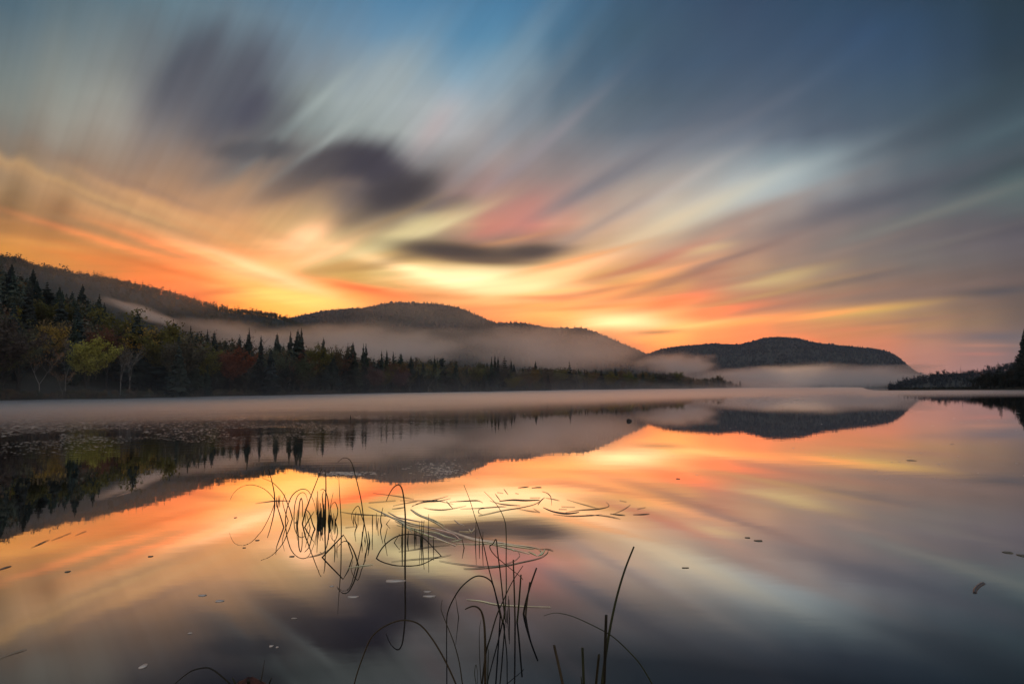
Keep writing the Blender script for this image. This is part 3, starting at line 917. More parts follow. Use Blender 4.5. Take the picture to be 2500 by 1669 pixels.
DARK = (0.034, 0.046, 0.037)
OLIVE = (0.15, 0.135, 0.035)
YELLOW = (0.36, 0.33, 0.07)
ORANGE = (0.32, 0.16, 0.05)
GOLD = (0.42, 0.27, 0.06)
RUST = (0.19, 0.085, 0.05)
BROWN = (0.13, 0.095, 0.05)
GREY = (0.14, 0.115, 0.09)


def plant(kind, loc, h, colour, label, group=None, wid=1.0, cat='tree'):
    root = empty(NAMES[kind], loc)
    root.rotation_euler.z = random.random() * 6.28
    root.scale = (h * wid, h * wid, h)
    tag(root, label, cat, group)
    tr, cr = random.choice(KINDS[kind])
    for src in (tr, cr):
        c = src.copy()
        col.objects.link(c)
        c.parent = root
        c.color = (*colour, 1)
    return root


def plant_top(kind, x, y, off, colour, label, wid=1.0, group=None, base=None):
    """a tree whose tip shows at x, y and which stands `off` metres behind the shoreline"""
    R = shore(x) + off
    p = polar(x, R)
    z = land_z(x, R) if base is None else base
    d = pdir(x, y)
    top = CAM_H + d.z / math.hypot(d.x, d.y) * R
    return plant(kind, (p.x, p.y, z - 0.15), top - z, colour, label, group, wid)


random.seed(5)
LAND = [
    ('spruce', 15, 600, 150, DARK, 'tall dark spruce at the left edge, highest on the near slope', 1.2),
    ('spruce', 65, 613, 140, DARK, 'broad dark spruce just right of the highest one on the left slope', 1.3),
    ('pine', 98, 642, 125, DARK, 'ragged dark conifer stepping down the left slope', 1.2),
    ('spruce', 128, 654, 115, DARK, 'dark spruce halfway down the left slope skyline', 1.2),
    ('spruce', 181, 648, 100, DARK, 'sharp tipped spruce above the yellow green tree', 1.2),
    ('spruce', 221, 671, 80, DARK, 'narrow spruce beside the white strip of valley fog', 1.0),
    ('round', 258, 698, 55, OLIVE, 'rounded olive tree at the lower end of the left slope', 1.1),
    ('round', 92, 676, 75, OLIVE, 'large rounded olive brown crown high on the left slope', 1.35),
    ('round', 128, 684, 70, (0.075, 0.07, 0.022), 'smaller olive crown touching the large rounded one', 1.1),
    ('round', 22, 697, 60, (0.20, 0.18, 0.035), 'mossy yellow crown at the left edge', 1.1),
    ('slim', 112, 734, 38, GOLD, 'golden orange tree in the middle of the left slope', 1.3),
    ('slim', 92, 722, 48, (0.24, 0.18, 0.09), 'pale tan tree behind the golden orange one', 1.1),
    ('pine', 60, 712, 42, DARK, 'bushy dark pine below the large olive crown', 1.3),
    ('round', 197, 763, 10, YELLOW, 'bright yellow green rounded tree near the left shore', 1.15),
    ('birch', 90, 790, 5, ORANGE, 'forked white birch with a rusty orange top', 1.2),
    ('birch', 150, 765, 16, GREY, 'grey leafed birch left of the yellow green tree', 1.0),
    ('birch', 143, 842, 2, ORANGE, 'small orange brown sapling at the left waterline', 1.0),
    ('birch', 276, 776, 8, BROWN, 'tan twin stemmed birch right of the yellow green tree', 1.1),
    ('birch', 297, 784, 10, GREY, 'thin pale birch beside the tan twin stemmed one', 1.0),
    ('slim', 203, 740, 35, RUST, 'rust red tree above the yellow green one', 1.2),
    ('slim', 243, 738, 36, RUST, 'rust brown tree below the lower end of the left slope', 1.2),
    ('bare', 289, 716, 40, GREY, 'leafless tree standing against the white fog', 1.2),
    ('spruce', 311, 709, 34, DARK, 'blunt dark spruce alone against the white fog', 1.15),
    ('slim', 326, 737, 34, GOLD, 'small golden tree right of the blunt dark spruce', 1.1),
    ('bare', 345, 727, 32, GREY, 'leafless tree right of the blunt dark spruce', 1.1),
    ('round', 363, 731, 30, OLIVE, 'olive round tree between the blunt spruce and the pine', 1.1),
    ('pine', 393, 728, 26, DARK, 'flat branched dark pine on the skyline left of centre', 1.1),
    ('spire', 434, 744, 18, DARK, 'first thin spire right of the flat branched pine', 1.1),
    ('spruce', 458, 756, 20, DARK, 'short dark spruce next to a slightly taller spire', 1.0),
    ('spire', 473, 752, 20, DARK, 'taller spire beside the short dark spruce', 1.0),
    ('bare', 508, 754, 20, GREY, 'round leafless crown between two spires', 1.2),
    ('spire', 549, 768, 14, DARK, 'small spire left of the tall fir with a bare crown behind', 1.0),
    ('spire', 569, 748, 14, DARK, 'tall fir with a wide leafless crown behind it', 1.25),
    ('bare', 578, 757, 30, GREY, 'wide leafless crown behind the tall fir', 1.2),
    ('spire', 597, 766, 14, DARK, 'dark spire left of the tiered spruce', 1.1),
    ('spruce', 634, 760, 12, DARK, 'tiered spruce with spreading lower branches', 1.1),
    ('spire', 665, 757, 10, DARK, 'slender fir touching the tallest spruces', 1.1),
    ('spruce', 682, 752, 10, DARK, 'massive full spruce, left of the tallest pair', 1.25),
    ('spire', 690, 749, 12, DARK, 'tallest thin fir of the tallest pair', 1.15),
    ('round', 717, 782, 16, OLIVE, 'low rounded tree right of the tallest pair of spruces', 0.9),
    ('spruce', 741, 771, 10, DARK, 'lone spruce between two low rounded trees', 0.95),
    ('spire', 760, 795, 8, DARK, 'small spire right of the lone spruce', 1.0),
    ('slim', 775, 784, 12, (0.13, 0.10, 0.05), 'pale feathery tree among the spruces', 1.0),
    ('spruce', 797, 788, 10, DARK, 'left spruce of the pair right of the pale feathery tree', 1.0),
    ('spruce', 809, 781, 10, DARK, 'right and taller spruce of the pair by the pale feathery tree', 1.0),
    ('spire', 833, 785, 8, DARK, 'left stem of the twin spires in mid forest', 1.0),
    ('spire', 839, 785, 9, DARK, 'right stem of the twin spires in mid forest', 1.0),
    ('spire', 875, 800, 8, DARK, 'first thin spire right of the twin spires', 0.9),
    ('spire', 887, 799, 8, DARK, 'second thin spire right of the twin spires', 0.9),
    ('spire', 902, 804, 8, DARK, 'third and lowest thin spire right of the twin spires', 0.9),
    ('spire', 997, 812, 8, DARK, 'thin spire beside the dark bushy pine', 0.9),
    ('pine', 1017, 815, 8, DARK, 'dark bushy pine on the low part of the skyline', 1.0),
    ('spire', 1128, 816, 8, DARK, 'left spire of the three below the middle mountain', 0.9),
    ('spire', 1136, 810, 8, DARK, 'middle and tallest spire of the three below the middle mountain', 0.9),
    ('spire', 1143, 815, 8, DARK, 'right spire of the three below the middle mountain', 0.9),
    ('pine', 1159, 815, 8, DARK, 'tufted pine just right of the three spires', 1.0),
    ('spire', 1173, 820, 8, DARK, 'thin fir right of the tufted pine', 0.9),
    ('spruce', 1229, 825, 8, DARK, 'small spruce where the forest gets low', 0.9),
    ('pine', 1308, 825, 8, DARK, 'last tall conifer towards the right of the forest', 0.9),
    ('birch', 565, 815, 6, BROWN, 'white stemmed birch below the tall fir', 1.0),
    ('birch', 655, 812, 6, (0.12, 0.085, 0.03), 'leaning pale birch below the tallest spruces', 1.1),
    ('birch', 820, 818, 6, BROWN, 'pale birch stem below the twin spires', 1.0),
    ('round', 1551, 848, 8, OLIVE, 'rounded tree near the low end of the forest', 1.1),
    ('round', 1646, 859, 4, BROWN, 'last full crown at the tip of the wooded point', 1.2),
    ('spruce', 1698, 872, 4, DARK, 'small lone spruce off the tip of the wooded point', 1.1),
]
for k, x, y, off, c, lab, w in LAND:
    plant_top(k, x, y, off, c, lab, w)

# skyline of the closed canopy, below the single tips above
CANOPY = [(-300, 560), (-100, 590), (0, 618), (60, 640), (100, 662), (150, 680), (200, 690), (235, 706), (262, 735), (275, 748), (300, 752), (330, 748), (370, 745), (415, 757), (460, 765), (500, 764),
          (545, 776), (600, 782), (640, 784), (700, 790), (760, 806), (820, 810), (860, 812), (926, 806), (967, 812), (1050, 823), (1100, 827), (1200, 832), (1330, 840), (1430, 842),
          (1480, 848), (1540, 853), (1600, 864), (1650, 864), (1680, 874), (1700, 880)]


def fits(x, R, h):
    p = polar(x, R, land_z(x, R) + h)
    X, Y = project(p)
    return Y - interp(X, CANOPY)


random.seed(9)
MARKS = [(-90, 'left picture edge'), (90, 'forked white birch'), (197, 'yellow green tree'), (311, 'blunt dark spruce'), (393, 'flat branched pine'), (473, 'short dark spruce pair'),
         (569, 'tall bare-backed fir'), (686, 'tallest pair of conifers'), (775, 'pale feathery tree'), (836, 'twin spires'), (902, 'three thin spires'), (1017, 'dark bushy pine'), (1136, 'three close spires'),
         (1229, 'low skyline spruce'), (1308, 'last tall conifer'), (1430, 'lowest dip of the forest'), (1551, 'rounded skyline tree')]
ORD = ['first', 'second', 'third', 'fourth', 'fifth', 'sixth', 'seventh', 'eighth', 'ninth', 'tenth', 'eleventh', 'twelfth', 'thirteenth', 'fourteenth']
PHRASE = {'spruce': 'dark spruce', 'spire': 'thin dark fir', 'round': 'rounded brownish tree', 'slim': 'narrow autumn tree', 'birch': 'pale stemmed birch'}
GROUPS = {'spruce': 'spruces of the left forest', 'spire': 'firs of the left forest', 'round': 'rounded trees of the left forest', 'slim': 'autumn trees of the left forest', 'birch': 'birches of the left forest'}
ROWNAME = ['at the waterline', 'in the second row', 'in the third row', 'in the fourth row', 'low on the slope', 'midway up the slope', 'upper middle of the slope', 'high on the slope', 'near the top of the slope', 'along the top of the slope']
tally = {}
count = 0
ROWOFF = [3, 9, 17, 28, 41, 56, 73, 92, 112, 134]
for ri, off in enumerate(ROWOFF):
    x = -85.0
    while True:
        s_ = shore(x)
        step = max(15.0 if ri < 2 and x < 1000 else 12.0 if ri < 3 and x >= 1000 else 20.0, (4.6 if ri < 4 else 5.2) * F / (s_ + off))
        x += step * random.uniform(0.7, 1.3)
        if x > 1690 or (ri >= 4 and x > 480 - 14 * (ri - 4)) or (ri >= 3 and x > 1120): break
        R = s_ + off + random.uniform(-2, 4)
        r_ = random.random()
        kind = 'birch' if (off < 5 and r_ < .14) else 'spruce' if r_ < (.36 if ri < 5 else .78) else 'spire' if r_ < (.48 if ri < 5 else .84) else 'round' if r_ < .80 else 'slim'
        room = fits(x, R, 0) * R / F            # height that would reach the closed canopy
        h = min(room - 0.6, 19.0) * (random.uniform(0.82, 1.03) if ri else random.uniform(0.45, 0.9))
        if kind not in ('spruce', 'spire'): h = min(h, random.uniform(12, 18))
        if h < 3.5: continue
        if any(off < o_ + 2 and abs(project(polar(x, R, 3))[0] - x_) < w_ for k_, x_, y_, o_, c_, l_, w0 in LAND for w_ in ((30 * w0,) if k_ in ('round', 'slim', 'birch') else (12,)) if o_ < 60 and c_ != DARK or k_ == 'pine'): continue
        p = polar(x, R)
        c = DARK if kind in ('spruce', 'spire') else random.choice([OLIVE, BROWN, BROWN, GREY, RUST, (0.17, 0.14, 0.045), (0.10, 0.095, 0.045), (0.09, 0.085, 0.05)])
        c = tuple(q * random.uniform(0.8, 1.2) for q in c)
        mk = max((m for m in MARKS if m[0] <= x), key=lambda m: m[0])
        key = (kind, ri, mk[0]); tally[key] = tally.get(key, 0) + 1
        lab = '%s %s %s right of the %s' % (ORD[min(tally[key], 14) - 1], PHRASE[kind], ROWNAME[ri], mk[1])
        plant(kind, (p.x, p.y, land_z(x, R) - 0.2), h, c, lab, GROUPS[kind], random.uniform(0.95, 1.35))
        count += 1
print('forest individuals', count)


MID_C = [midpoly(True, 90) for _ in range(4)]
MID_R = [midpoly(False, 260) for _ in range(5)]
items = []
for _ in range(2800):
    x = random.uniform(-500, 1695) if random.random() < .65 else random.uniform(-300, 480)
    off = random.uniform(4, 165) if x < 480 else random.uniform(6, 70)
    if x > 1560: off = random.uniform(4, 30)
    R = shore(x) + off
    con = random.random() < (0.85 if off > 60 else 0.5)
    h = min(fits(x, R, 0) * R / F - 0.4, 18.0) * random.uniform(0.65, 1.0)
    if h < 2.0: continue
    if any(off < o_ + 3 and abs(x - x_) < 34 * w0 for k_, x_, y_, o_, c_, l_, w0 in LAND if c_ != DARK or k_ == 'pine'): continue
    p = polar(x, R)
    items.append((p.x, p.y, land_z(x, R) - 0.3, h, con, random.uniform(0.7, 1.1)))
joined_trees('forest', items, M_forest, 'dense mixed autumn forest filling the left shore', lib=(MID_C, MID_R))
# low shrubs along the waterline
items = []
for _ in range(900):
    x = random.uniform(-300, 1700)
    R = shore(x) + random.uniform(0.5, 4)
    p = polar(x, R)
    items.append((p.x, p.y, land_z(x, R) - 0.4, random.uniform(1.0, 2.8), False, random.uniform(0.9, 1.6)))
joined_trees('undergrowth', items, M_forest, 'low brush along the left waterline', lib=(MID_C, MID_R))

# ------------------------------------------------------------------ right point
V, Fc = [], []
RS = [(1990, 278), (2060, 276), (2150, 272), (2230, 268), (2349, 255), (2700, 230)]
xs = np.arange(1992, 2700, 8.0)
ds = [-1.5, 0, 1, 4, 9, 20, 45, 90, 130]
for xc in xs:
    tap = min(1, max(0.06, (xc - 1990) / 260))
    hh = interp(xc, [(1992, 0.12), (2050, 0.3), (2080, 0.7), (2150, 0.8), (2230, 1.2), (2349, 2.5), (2700, 5)])
    for d in ds:
        R = interp(xc, RS) + d * tap
        p = polar(xc, R)
        z = -0.5 if (d < 0 or d == 130) else hh * smooth(d / 30 + .25) * (1 - .9 * smooth((d - 60) / 70)) + 0.08 * fbm(p.x, p.y, .3)
        V.append((p.x, p.y, z))
n = len(ds)
for i in range(len(xs) - 1):
    for j in range(n - 1):
        a = i * n + j
        Fc.append((a, a + n, a + n + 1, a + 1))
tag(mesh_obj('spit', V, np.array(Fc), M_soil, smooth_=True), 'low dark spit of land reaching in from the right edge', kind='structure')

RT = [('spruce', 2356, 752, 12, DARK, 'very tall black spruce cut by the right edge', 1.0), ('spruce', 2338, 822, 10, DARK, 'dark spruce at the foot of the tall black one', 1.6),
      ('pine', 2292, 829, 18, DARK, 'flat topped pine left of the tall black spruce', 1.15), ('spruce', 2322, 838, 10, DARK, 'short dark spruce under the flat topped pine', 1.5),
      ('round', 2262, 850, 12, (0.03, 0.035, 0.025), 'rounded dark tree at the start of the right point', 1.4), ('round', 2240, 862, 9, (0.03, 0.035, 0.025), 'leftmost rounded bush of the right point', 1.5),
      ('round', 2300, 850, 8, (0.03, 0.035, 0.025), 'dark rounded tree below the flat topped pine', 1.5), ('round', 2282, 858, 6, (0.03, 0.035, 0.025), 'low dark shrub mass on the right point', 1.6),
      ('bare', 2180, 876, 3, GREY, 'thin bare shrub on the low spit', 1.4), ('bare', 2205, 873, 3, GREY, 'taller bare shrub on the low spit', 1.4), ('bare', 2222, 872, 4, GREY, 'bare shrub where the spit meets the trees', 1.4),
      ('round', 2268, 876, 3, (0.03, 0.035, 0.025), 'low bush at the waterline of the right point', 1.8), ('round', 2330, 868, 3, (0.03, 0.035, 0.025), 'bush at the foot of the tall black spruce', 1.8)]
for k, x, y, off, c, lab, w in RT:
    R = interp(x, RS) + off
    p = polar(x, R)
    d = pdir(x, y)
    top = CAM_H + d.z / math.hypot(d.x, d.y) * R
    z = interp(x, [(1992, 0.1), (2150, 0.4), (2230, 0.7), (2349, 1.4)])
    plant(k, (p.x, p.y, z - 0.3), top - z + .3, tuple(q * 0.8 for q in c), lab, None, w, 'tree' if k in ('spruce', 'pine') or y < 860 else 'bush')
items = []
for _ in range(420):
    x = random.uniform(2225, 2600)
    off = random.uniform(2, 30)
    R = interp(x, RS) + off
    lim = interp(x, [(2225, 879), (2240, 868), (2262, 856), (2300, 850), (2330, 838), (2349, 800), (2600, 760)])
    d = pdir(x, lim + random.uniform(0, 12))
    top = CAM_H + d.z / math.hypot(d.x, d.y) * R
    z = interp(x, [(1992, 0.1), (2150, 0.4), (2230, 0.7), (2349, 1.4), (2700, 3)])
    p = polar(x, R)
    if top - z > 0.8: items.append((p.x, p.y, z - 0.4, top - z, random.random() < .6, random.uniform(0.6, 1.0)))
for _ in range(260):
    x = random.uniform(2060, 2240)
    R = interp(x, RS) + random.uniform(1, 6)
    p = polar(x, R)
    items.append((p.x, p.y, 0.3, random.uniform(0.5, 1.1), False, 1.6))
joined_trees('thicket', items, M_darkwood, 'dark thicket covering the right point', lib=(MID_C, MID_R))

# ------------------------------------------------------------------ things on the water
# reeds traced from enlargements: each helper maps one enlargement to picture units


def zf(ox, oy, s):
    return lambda p: (ox + p[0] * s, oy + p[1] * s)


Z5, Z5B = zf(469.8, 1033.6, .24), zf(582.6, 1080.5, .12)
Z6, Z7 = zf(939.6, 1080.5, .311), zf(845.6, 1099.3, .2)
Z8, ZB = zf(986.6, 1240.3, .2091), zf(375.8, 1268.5, .26)


def catmull(P, m=6):
    if len(P) < 3: return P
    out = []
    n = len(P)
    for i in range(n - 1):
        p0, p1, p2, p3 = P[max(i - 1, 0)], P[i], P[i + 1], P[min(i + 2, n - 1)]
        for k in range(m):
            t = k / m
            out.append(0.5 * ((2 * p1) + (p2 - p0) * t + (2 * p0 - 5 * p1 + 4 * p2 - p3) * t * t + (3 * p1 - p0 - 3 * p2 + p3) * t ** 3))
    out.append(P[-1])
    return out


REED_COL = [(0.024, 0.027, 0.008), (0.016, 0.02, 0.008), (0.03, 0.024, 0.009), (0.04, 0.028, 0.012), (0.02, 0.017, 0.009)]


def reed(fn, pts, label, width=2.4, group=None, both=False, tipw=0.32, sharp=False, name='reed', lean=0.0):
    """pts run from the waterline to the tip; both: the tip dips into the water again"""
    q = [fn(p) for p in pts]
    b = ground_at(*q[0])
    e = ground_at(*q[-1]) if both else None
    W = []
    L = [0.0]
    for i in range(1, len(q)): L.append(L[-1] + math.hypot(q[i][0] - q[i - 1][0], q[i][1] - q[i - 1][1]))
    drift = random.uniform(-0.10, 0.10) if not both else 0
    for i, p in enumerate(q):
        t = L[i] / max(L[-1], 1e-6)
        Y = b.y + ((e.y - b.y) * t if both else drift * t)
        Y -= lean * math.sin(math.pi * min(1.0, t * (1.0 if both else .6)))
        d = pdir(*p)
        W.append(CAM + d * (Y / d.y))
    if not sharp: W = catmull(W)
    first = W[0] + (W[0] - W[1]).normalized() * 0.03
    first.z = -0.12
    W = [first] + W
    if both:
        W.append(W[-1] + Vector((0, 0, -0.12)))
    k = b.length / F * width * 0.68
    rr = [k * (1 - (1 - tipw) * (i / (len(W) - 1)) ** 1.3) for i in range(len(W))]
    base = Vector((W[1].x, W[1].y, 0))
    V, Fc = tube([w - base for w in W], rr, 6)
    o = mesh_obj(name, V, Fc, M_reed, smooth_=True)
    o.location = base
    o.color = (*random.choice(REED_COL), 1)
    tag(o, label, 'reed', group)
    return o


random.seed(3)
G1 = 'reed stubs in the left reed clump'
G2 = 'reed stubs in the middle of the reed bed'
G3 = 'reed stubs beside the floating stalks'
G4 = 'reed stubs in the front reed clump'
S1 = 'short dark reed stub in the dense left clump'
S2 = 'short reed stub in the middle of the reed bed'
S3 = 'short reed stub standing among the floating stalks'
S4 = 'short reed stub inside the front clump'
reed(Z5B, [(395, 600), (395, 500), (380, 370), (345, 200), (290, 0), (275, -40)], 'tall straight reed leaning left, at the left end of the clump', 2.2)
reed(Z5, [(672, 480), (640, 430), (560, 360), (450, 325), (350, 345), (280, 400), (240, 470)], 'thin reed arching far out to the left', 1.1, lean=1.2)
reed(Z5B, [(735, 905), (690, 740), (650, 640), (570, 450), (460, 310), (330, 200), (160, 130)], 'thin reed bending up to the left over the clump', 1.8)
reed(Z5B, [(655, 945), (610, 820), (570, 690), (550, 590), (575, 500), (598, 420)], 'wavy thin reed with a tip bent to the right', 1.4)
reed(Z5B, [(570, 1070), (520, 910), (465, 735), (440, 640), (432, 500)], 'reed leaning left from the nearest foot of the left clump', 2.2)
for a, b in [((430, 580), (435, 495)), ((465, 580), (463, 465)), ((485, 575), (497, 460))]:
    reed(Z5B, [a, b], 'short dark stub in the small tuft at the far left of the reeds', 2.2, 'stubs in the small left tuft')
reed(Z5B, [(600, 940), (615, 800), (650, 650), (720, 480), (820, 380), (930, 340), (1030, 370), (1100, 480), (1160, 640), (1195, 830)], 'large reed bent over in a wide round arch', 1.7, lean=0.25)
reed(Z5B, [(770, 900), (765, 850), (780, 650), (820, 500), (870, 430), (930, 405), (980, 430), (1010, 500), (1045, 640)], 'reed bent over just inside the wide round arch', 1.6, lean=-0.3)
reed(Z5B, [(830, 1040), (850, 850), (865, 650), (885, 550), (905, 515), (920, 560), (930, 680), (925, 870)], 'reed folded back down in a narrow tight loop', 1.9, tipw=.6)
reed(Z5B, [(815, 1020), (820, 900), (838, 735)], 'short reed beside the narrow tight loop', 1.8)
reed(Z5B, [(970, 1070), (1040, 940), (1100, 845), (1150, 765)], 'reed slanting to the right, crossing others in an X', 2.2)
reed(Z5B, [(1165, 1105), (1120, 1000), (1060, 800), (970, 715)], 'reed slanting to the left, crossing others in an X', 2.4)
reed(Z5B, [(1075, 1080), (1040, 940), (985, 760)], 'short slanting reed inside the crossing reeds', 1.6)
reed(Z5B, [(925, 1000), (985, 760), (1045, 600), (1090, 470), (1180, 240), (1275, 0), (1310, -45)], 'long straight reed leaning far right out of the left clump', 2.3)
reed(Z5B, [(1350, 950), (1362, 700), (1374, 400), (1374, 150), (1365, 30), (1352, -30)], 'tallest upright reed of the left clump', 2.6)
reed(Z5B, [(1440, 960), (1440, 850), (1430, 700), (1410, 520), (1370, 390), (1320, 342), (1270, 360)], 'reed with a hooked top leaning left beside the tallest one', 2.2)
for pts, w in [([(1230, 960), (1222, 700), (1215, 375)], 2.4), ([(1215, 950), (1200, 700), (1188, 490)], 1.8), ([(1248, 950), (1243, 560)], 1.8), ([(1275, 940), (1272, 605)], 3.0),
               ([(1292, 950), (1290, 700)], 3.0), ([(1335, 870), (1312, 560), (1305, 470), (1332, 380)], 2.2), ([(1330, 840), (1338, 620)], 2.6), ([(1372, 900), (1372, 620)], 2.6),
               ([(1435, 980), (1432, 640)], 3.4), ([(1450, 990), (1455, 830)], 3.0), ([(1320, 990), (1318, 800)], 2.6), ([(1228, 1000), (1205, 820)], 3.2), ([(1245, 1010), (1250, 860)], 3.2),
               ([(1300, 1010), (1303, 880)], 3.0), ([(1265, 980), (1262, 760)], 2.8), ([(1215, 1040), (1222, 900)], 3.0), ([(1418, 960), (1424, 830)], 2.6),
               ([(1515, 960), (1522, 800)], 1.8), ([(1545, 1000), (1545, 850)], 2.2), ([(1490, 960), (1485, 840)], 2.0), ([(1505, 990), (1500, 880)], 2.0), ([(1560, 1010), (1555, 900)], 1.8), ([(980, 880), (985, 720)], 1.8), ([(1238, 1020), (1236, 880)], 3.4), ([(1256, 990), (1258, 800)], 2.6), ([(1286, 985), (1282, 740)], 2.8), ([(1312, 960), (1320, 700)], 2.2),
               ([(1345, 960), (1348, 720)], 2.2), ([(1440, 1010), (1442, 870)], 3.2), ([(1460, 970), (1466, 840)], 2.2), ([(1222, 980), (1232, 760)], 2.2)]:
    reed(Z5B, pts, S1, w, G1)
reed(Z5B, [(1480, 880), (1462, 700), (1475, 600), (1515, 405)], 'thin stalk tilted right beside the hooked reed', 1.6)
reed(Z5B, [(1555, 965), (1590, 850), (1602, 745), (1580, 650), (1550, 592), (1500, 620), (1465, 710)], 'small reed curled over into a half ring', 1.8)
reed(Z5, [(1303, 905), (1304, 700), (1296, 540), (1288, 400), (1281, 250)], 'tall faint reed standing alone right of the left clump', 1.9)
reed(Z5, [(1523, 690), (1512, 600), (1490, 450), (1440, 240), (1405, 120), (1370, 75), (1320, 70), (1270, 110)], 'tall reed with a drooping top behind the middle of the bed', 1.9)
reed(Z5B, [(2175, 1385), (2120, 1050), (2060, 860), (1995, 665), (1895, 760), (1865, 880), (1900, 1010)], 'broken reed folded down to the left in the middle of the bed', 1.8)
for f, pts, w in [(Z5B, [(1905, 940), (1905, 840)], 2.0), (Z5B, [(1970, 1050), (1930, 930), (1952, 770)], 2.0), (Z5B, [(1990, 930), (1992, 800)], 1.8), (Z5B, [(2060, 1340), (2076, 1150)], 2.2),
                  (Z5B, [(2210, 1360), (2195, 1230), (2178, 1140)], 2.4), (Z5B, [(2115, 1330), (2122, 1230)], 1.8), (Z5B, [(2262, 1000), (2265, 830)], 2.2), (Z5B, [(2260, 1330), (2265, 1190)], 2.2),
                  (Z5, [(1602, 700), (1605, 610)], 2.2), (Z5, [(1640, 690), (1640, 595)], 2.0), (Z5, [(1650, 710), (1660, 640)], 2.2), (Z5, [(1690, 715), (1680, 650), (1703, 540)], 2.2),
                  (Z5, [(1718, 855), (1745, 740)], 2.2), (Z5, [(1500, 870), (1505, 770)], 2.0), (Z5, [(1575, 860), (1560, 765)], 2.8), (Z5, [(1535, 870), (1530, 810)], 1.8), (Z5, [(1245, 960), (1240, 850)], 3.0),
                  (Z5, [(1262, 965), (1266, 870)], 2.2), (Z5, [(1530, 1020), (1536, 972)], 2.4), (Z5, [(1735, 700), (1772, 650)], 1.8)]:
    reed(f, pts, S2, w, G2)
reed(Z5, [(1122, 1018), (1220, 912), (1325, 803), (1370, 880), (1415, 1012)], 'reed snapped into a sharp upside down V', 2.4, both=True, sharp=True, tipw=.7)
reed(Z5, [(1470, 1105), (1440, 1000), (1410, 930), (1370, 872), (1320, 868), (1270, 920)], 'dark reed curving left under the sharp V', 2.6)
reed(Z5, [(1640, 1028), (1680, 950), (1740, 880), (1830, 820), (1930, 797), (2030, 805), (2100, 840), (2180, 920), (2260, 1005)], 'long reed lying in a low arch with both ends in the water', 2.2, both=True, tipw=.7, lean=-0.3)
reed(Z5, [(1810, 878), (1860, 795), (1885, 850)], 'small folded reed under the low arch', 1.8, sharp=True)
reed(Z5, [(1914, 1096), (1916, 850), (1917, 650), (1905, 480), (1885, 365), (1852, 325), (1805, 350), (1765, 410), (1735, 480)], 'tall dark reed with a hooked top in the middle of the picture', 3.0)
for f, pts, w in [(Z5, [(1886, 880), (1888, 695)], 4.2), (Z5, [(1938, 880), (1946, 765)], 3.4), (Z5, [(2006, 832), (2008, 740)], 3.2), (Z5, [(2018, 835), (2021, 755)], 2.4), (Z5, [(2062, 880), (2050, 680)], 1.8),
                  (Z5, [(2072, 885), (2075, 665)], 3.0), (Z5, [(2080, 885), (2096, 665)], 2.4), (Z5, [(2068, 890), (2070, 800)], 3.6), (Z5, [(2136, 880), (2140, 605)], 2.2), (Z5, [(2185, 915), (2187, 820)], 2.2),
                  (Z7, [(1225, 748), (1232, 480)], 2.2), (Z7, [(1270, 770), (1270, 655)], 2.2), (Z7, [(1305, 778), (1312, 600)], 2.2), (Z7, [(1095, 785), (1072, 685)], 2.4)]:
    reed(f, pts, S3, w, G3)
reed(Z8, [(795, 880), (815, 830), (808, 720), (790, 540), (765, 310), (740, 120), (724, -15), (690, 30), (660, 50), (655, 70), (680, 120), (740, 185), (830, 260), (910, 325), (990, 390), (1020, 425)], 'reed broken near the top, its end hanging down to the right', 2.3, tipw=.4)
reed(Z6, [(690, 1115), (712, 900), (712, 700), (712, 450), (700, 360), (665, 280), (620, 220), (550, 150)], 'tallest upright reed of the front clump, thin and bowed at the top', 2.0)
reed(Z6, [(685, 1110), (660, 1000), (620, 850), (580, 700), (545, 540), (515, 440), (480, 330), (440, 200), (400, 100)], 'very tall reed of the front clump leaning left', 2.2)
reed(Z8, [(770, 820), (740, 680), (690, 480), (630, 410), (550, 383), (480, 395), (400, 450), (330, 520), (270, 610), (215, 720), (185, 830), (182, 1000), (180, 1105)], 'front reed bent over in a tall arch to the left', 2.3, both=True, tipw=.6, lean=0.6)
reed(Z8, [(313, 835), (300, 750), (278, 605)], 'thin side stalk under the tall front arch', 1.6)
reed(Z8, [(370, 1640), (355, 1568), (320, 1330), (260, 1110), (180, 910), (130, 780), (120, 720), (135, 645)], 'thin reed at the bottom edge with a tip curving upright', 2.0)
reed(Z8, [(300, 1640), (280, 1560), (180, 1340), (80, 1160), (0, 1040), (-70, 955), (-150, 895), (-260, 868), (-370, 880), (-500, 935), (-590, 1000), (-660, 1085), (-730, 1250), (-800, 1450), (-850, 1640)], 'huge reed arch crossing the bottom of the picture', 2.8, both=True, tipw=.7)
reed(Z8, [(605, 1680), (605, 1500), (605, 1200), (600, 1000), (590, 880), (565, 780), (525, 730), (470, 715), (410, 735), (385, 750)], 'stout reed of the front clump with a hooked top', 4.4, tipw=.4)
reed(Z8, [(555, 1680), (570, 1560), (610, 1240), (660, 1060), (730, 820), (800, 660), (900, 450), (1020, 270)], 'long reed of the front clump leaning far right', 3.2)
reed(Z8, [(932, 890), (925, 600), (913, 205)], 'straight upright reed at the right of the front clump', 2.8, tipw=.8)
reed(Z8, [(955, 890), (975, 680), (997, 370)], 'reed tilted right beside the straight upright one', 3.0, tipw=.8)
reed(Z8, [(1025, 800), (1045, 690), (1100, 490), (1168, 295)], 'rightmost reed of the front clump, cut off and leaning right', 3.2, tipw=.8)
reed(Z8, [(1048, 822), (1065, 650), (1095, 450)], 'reed just behind the rightmost one of the front clump', 3.0, tipw=.8)
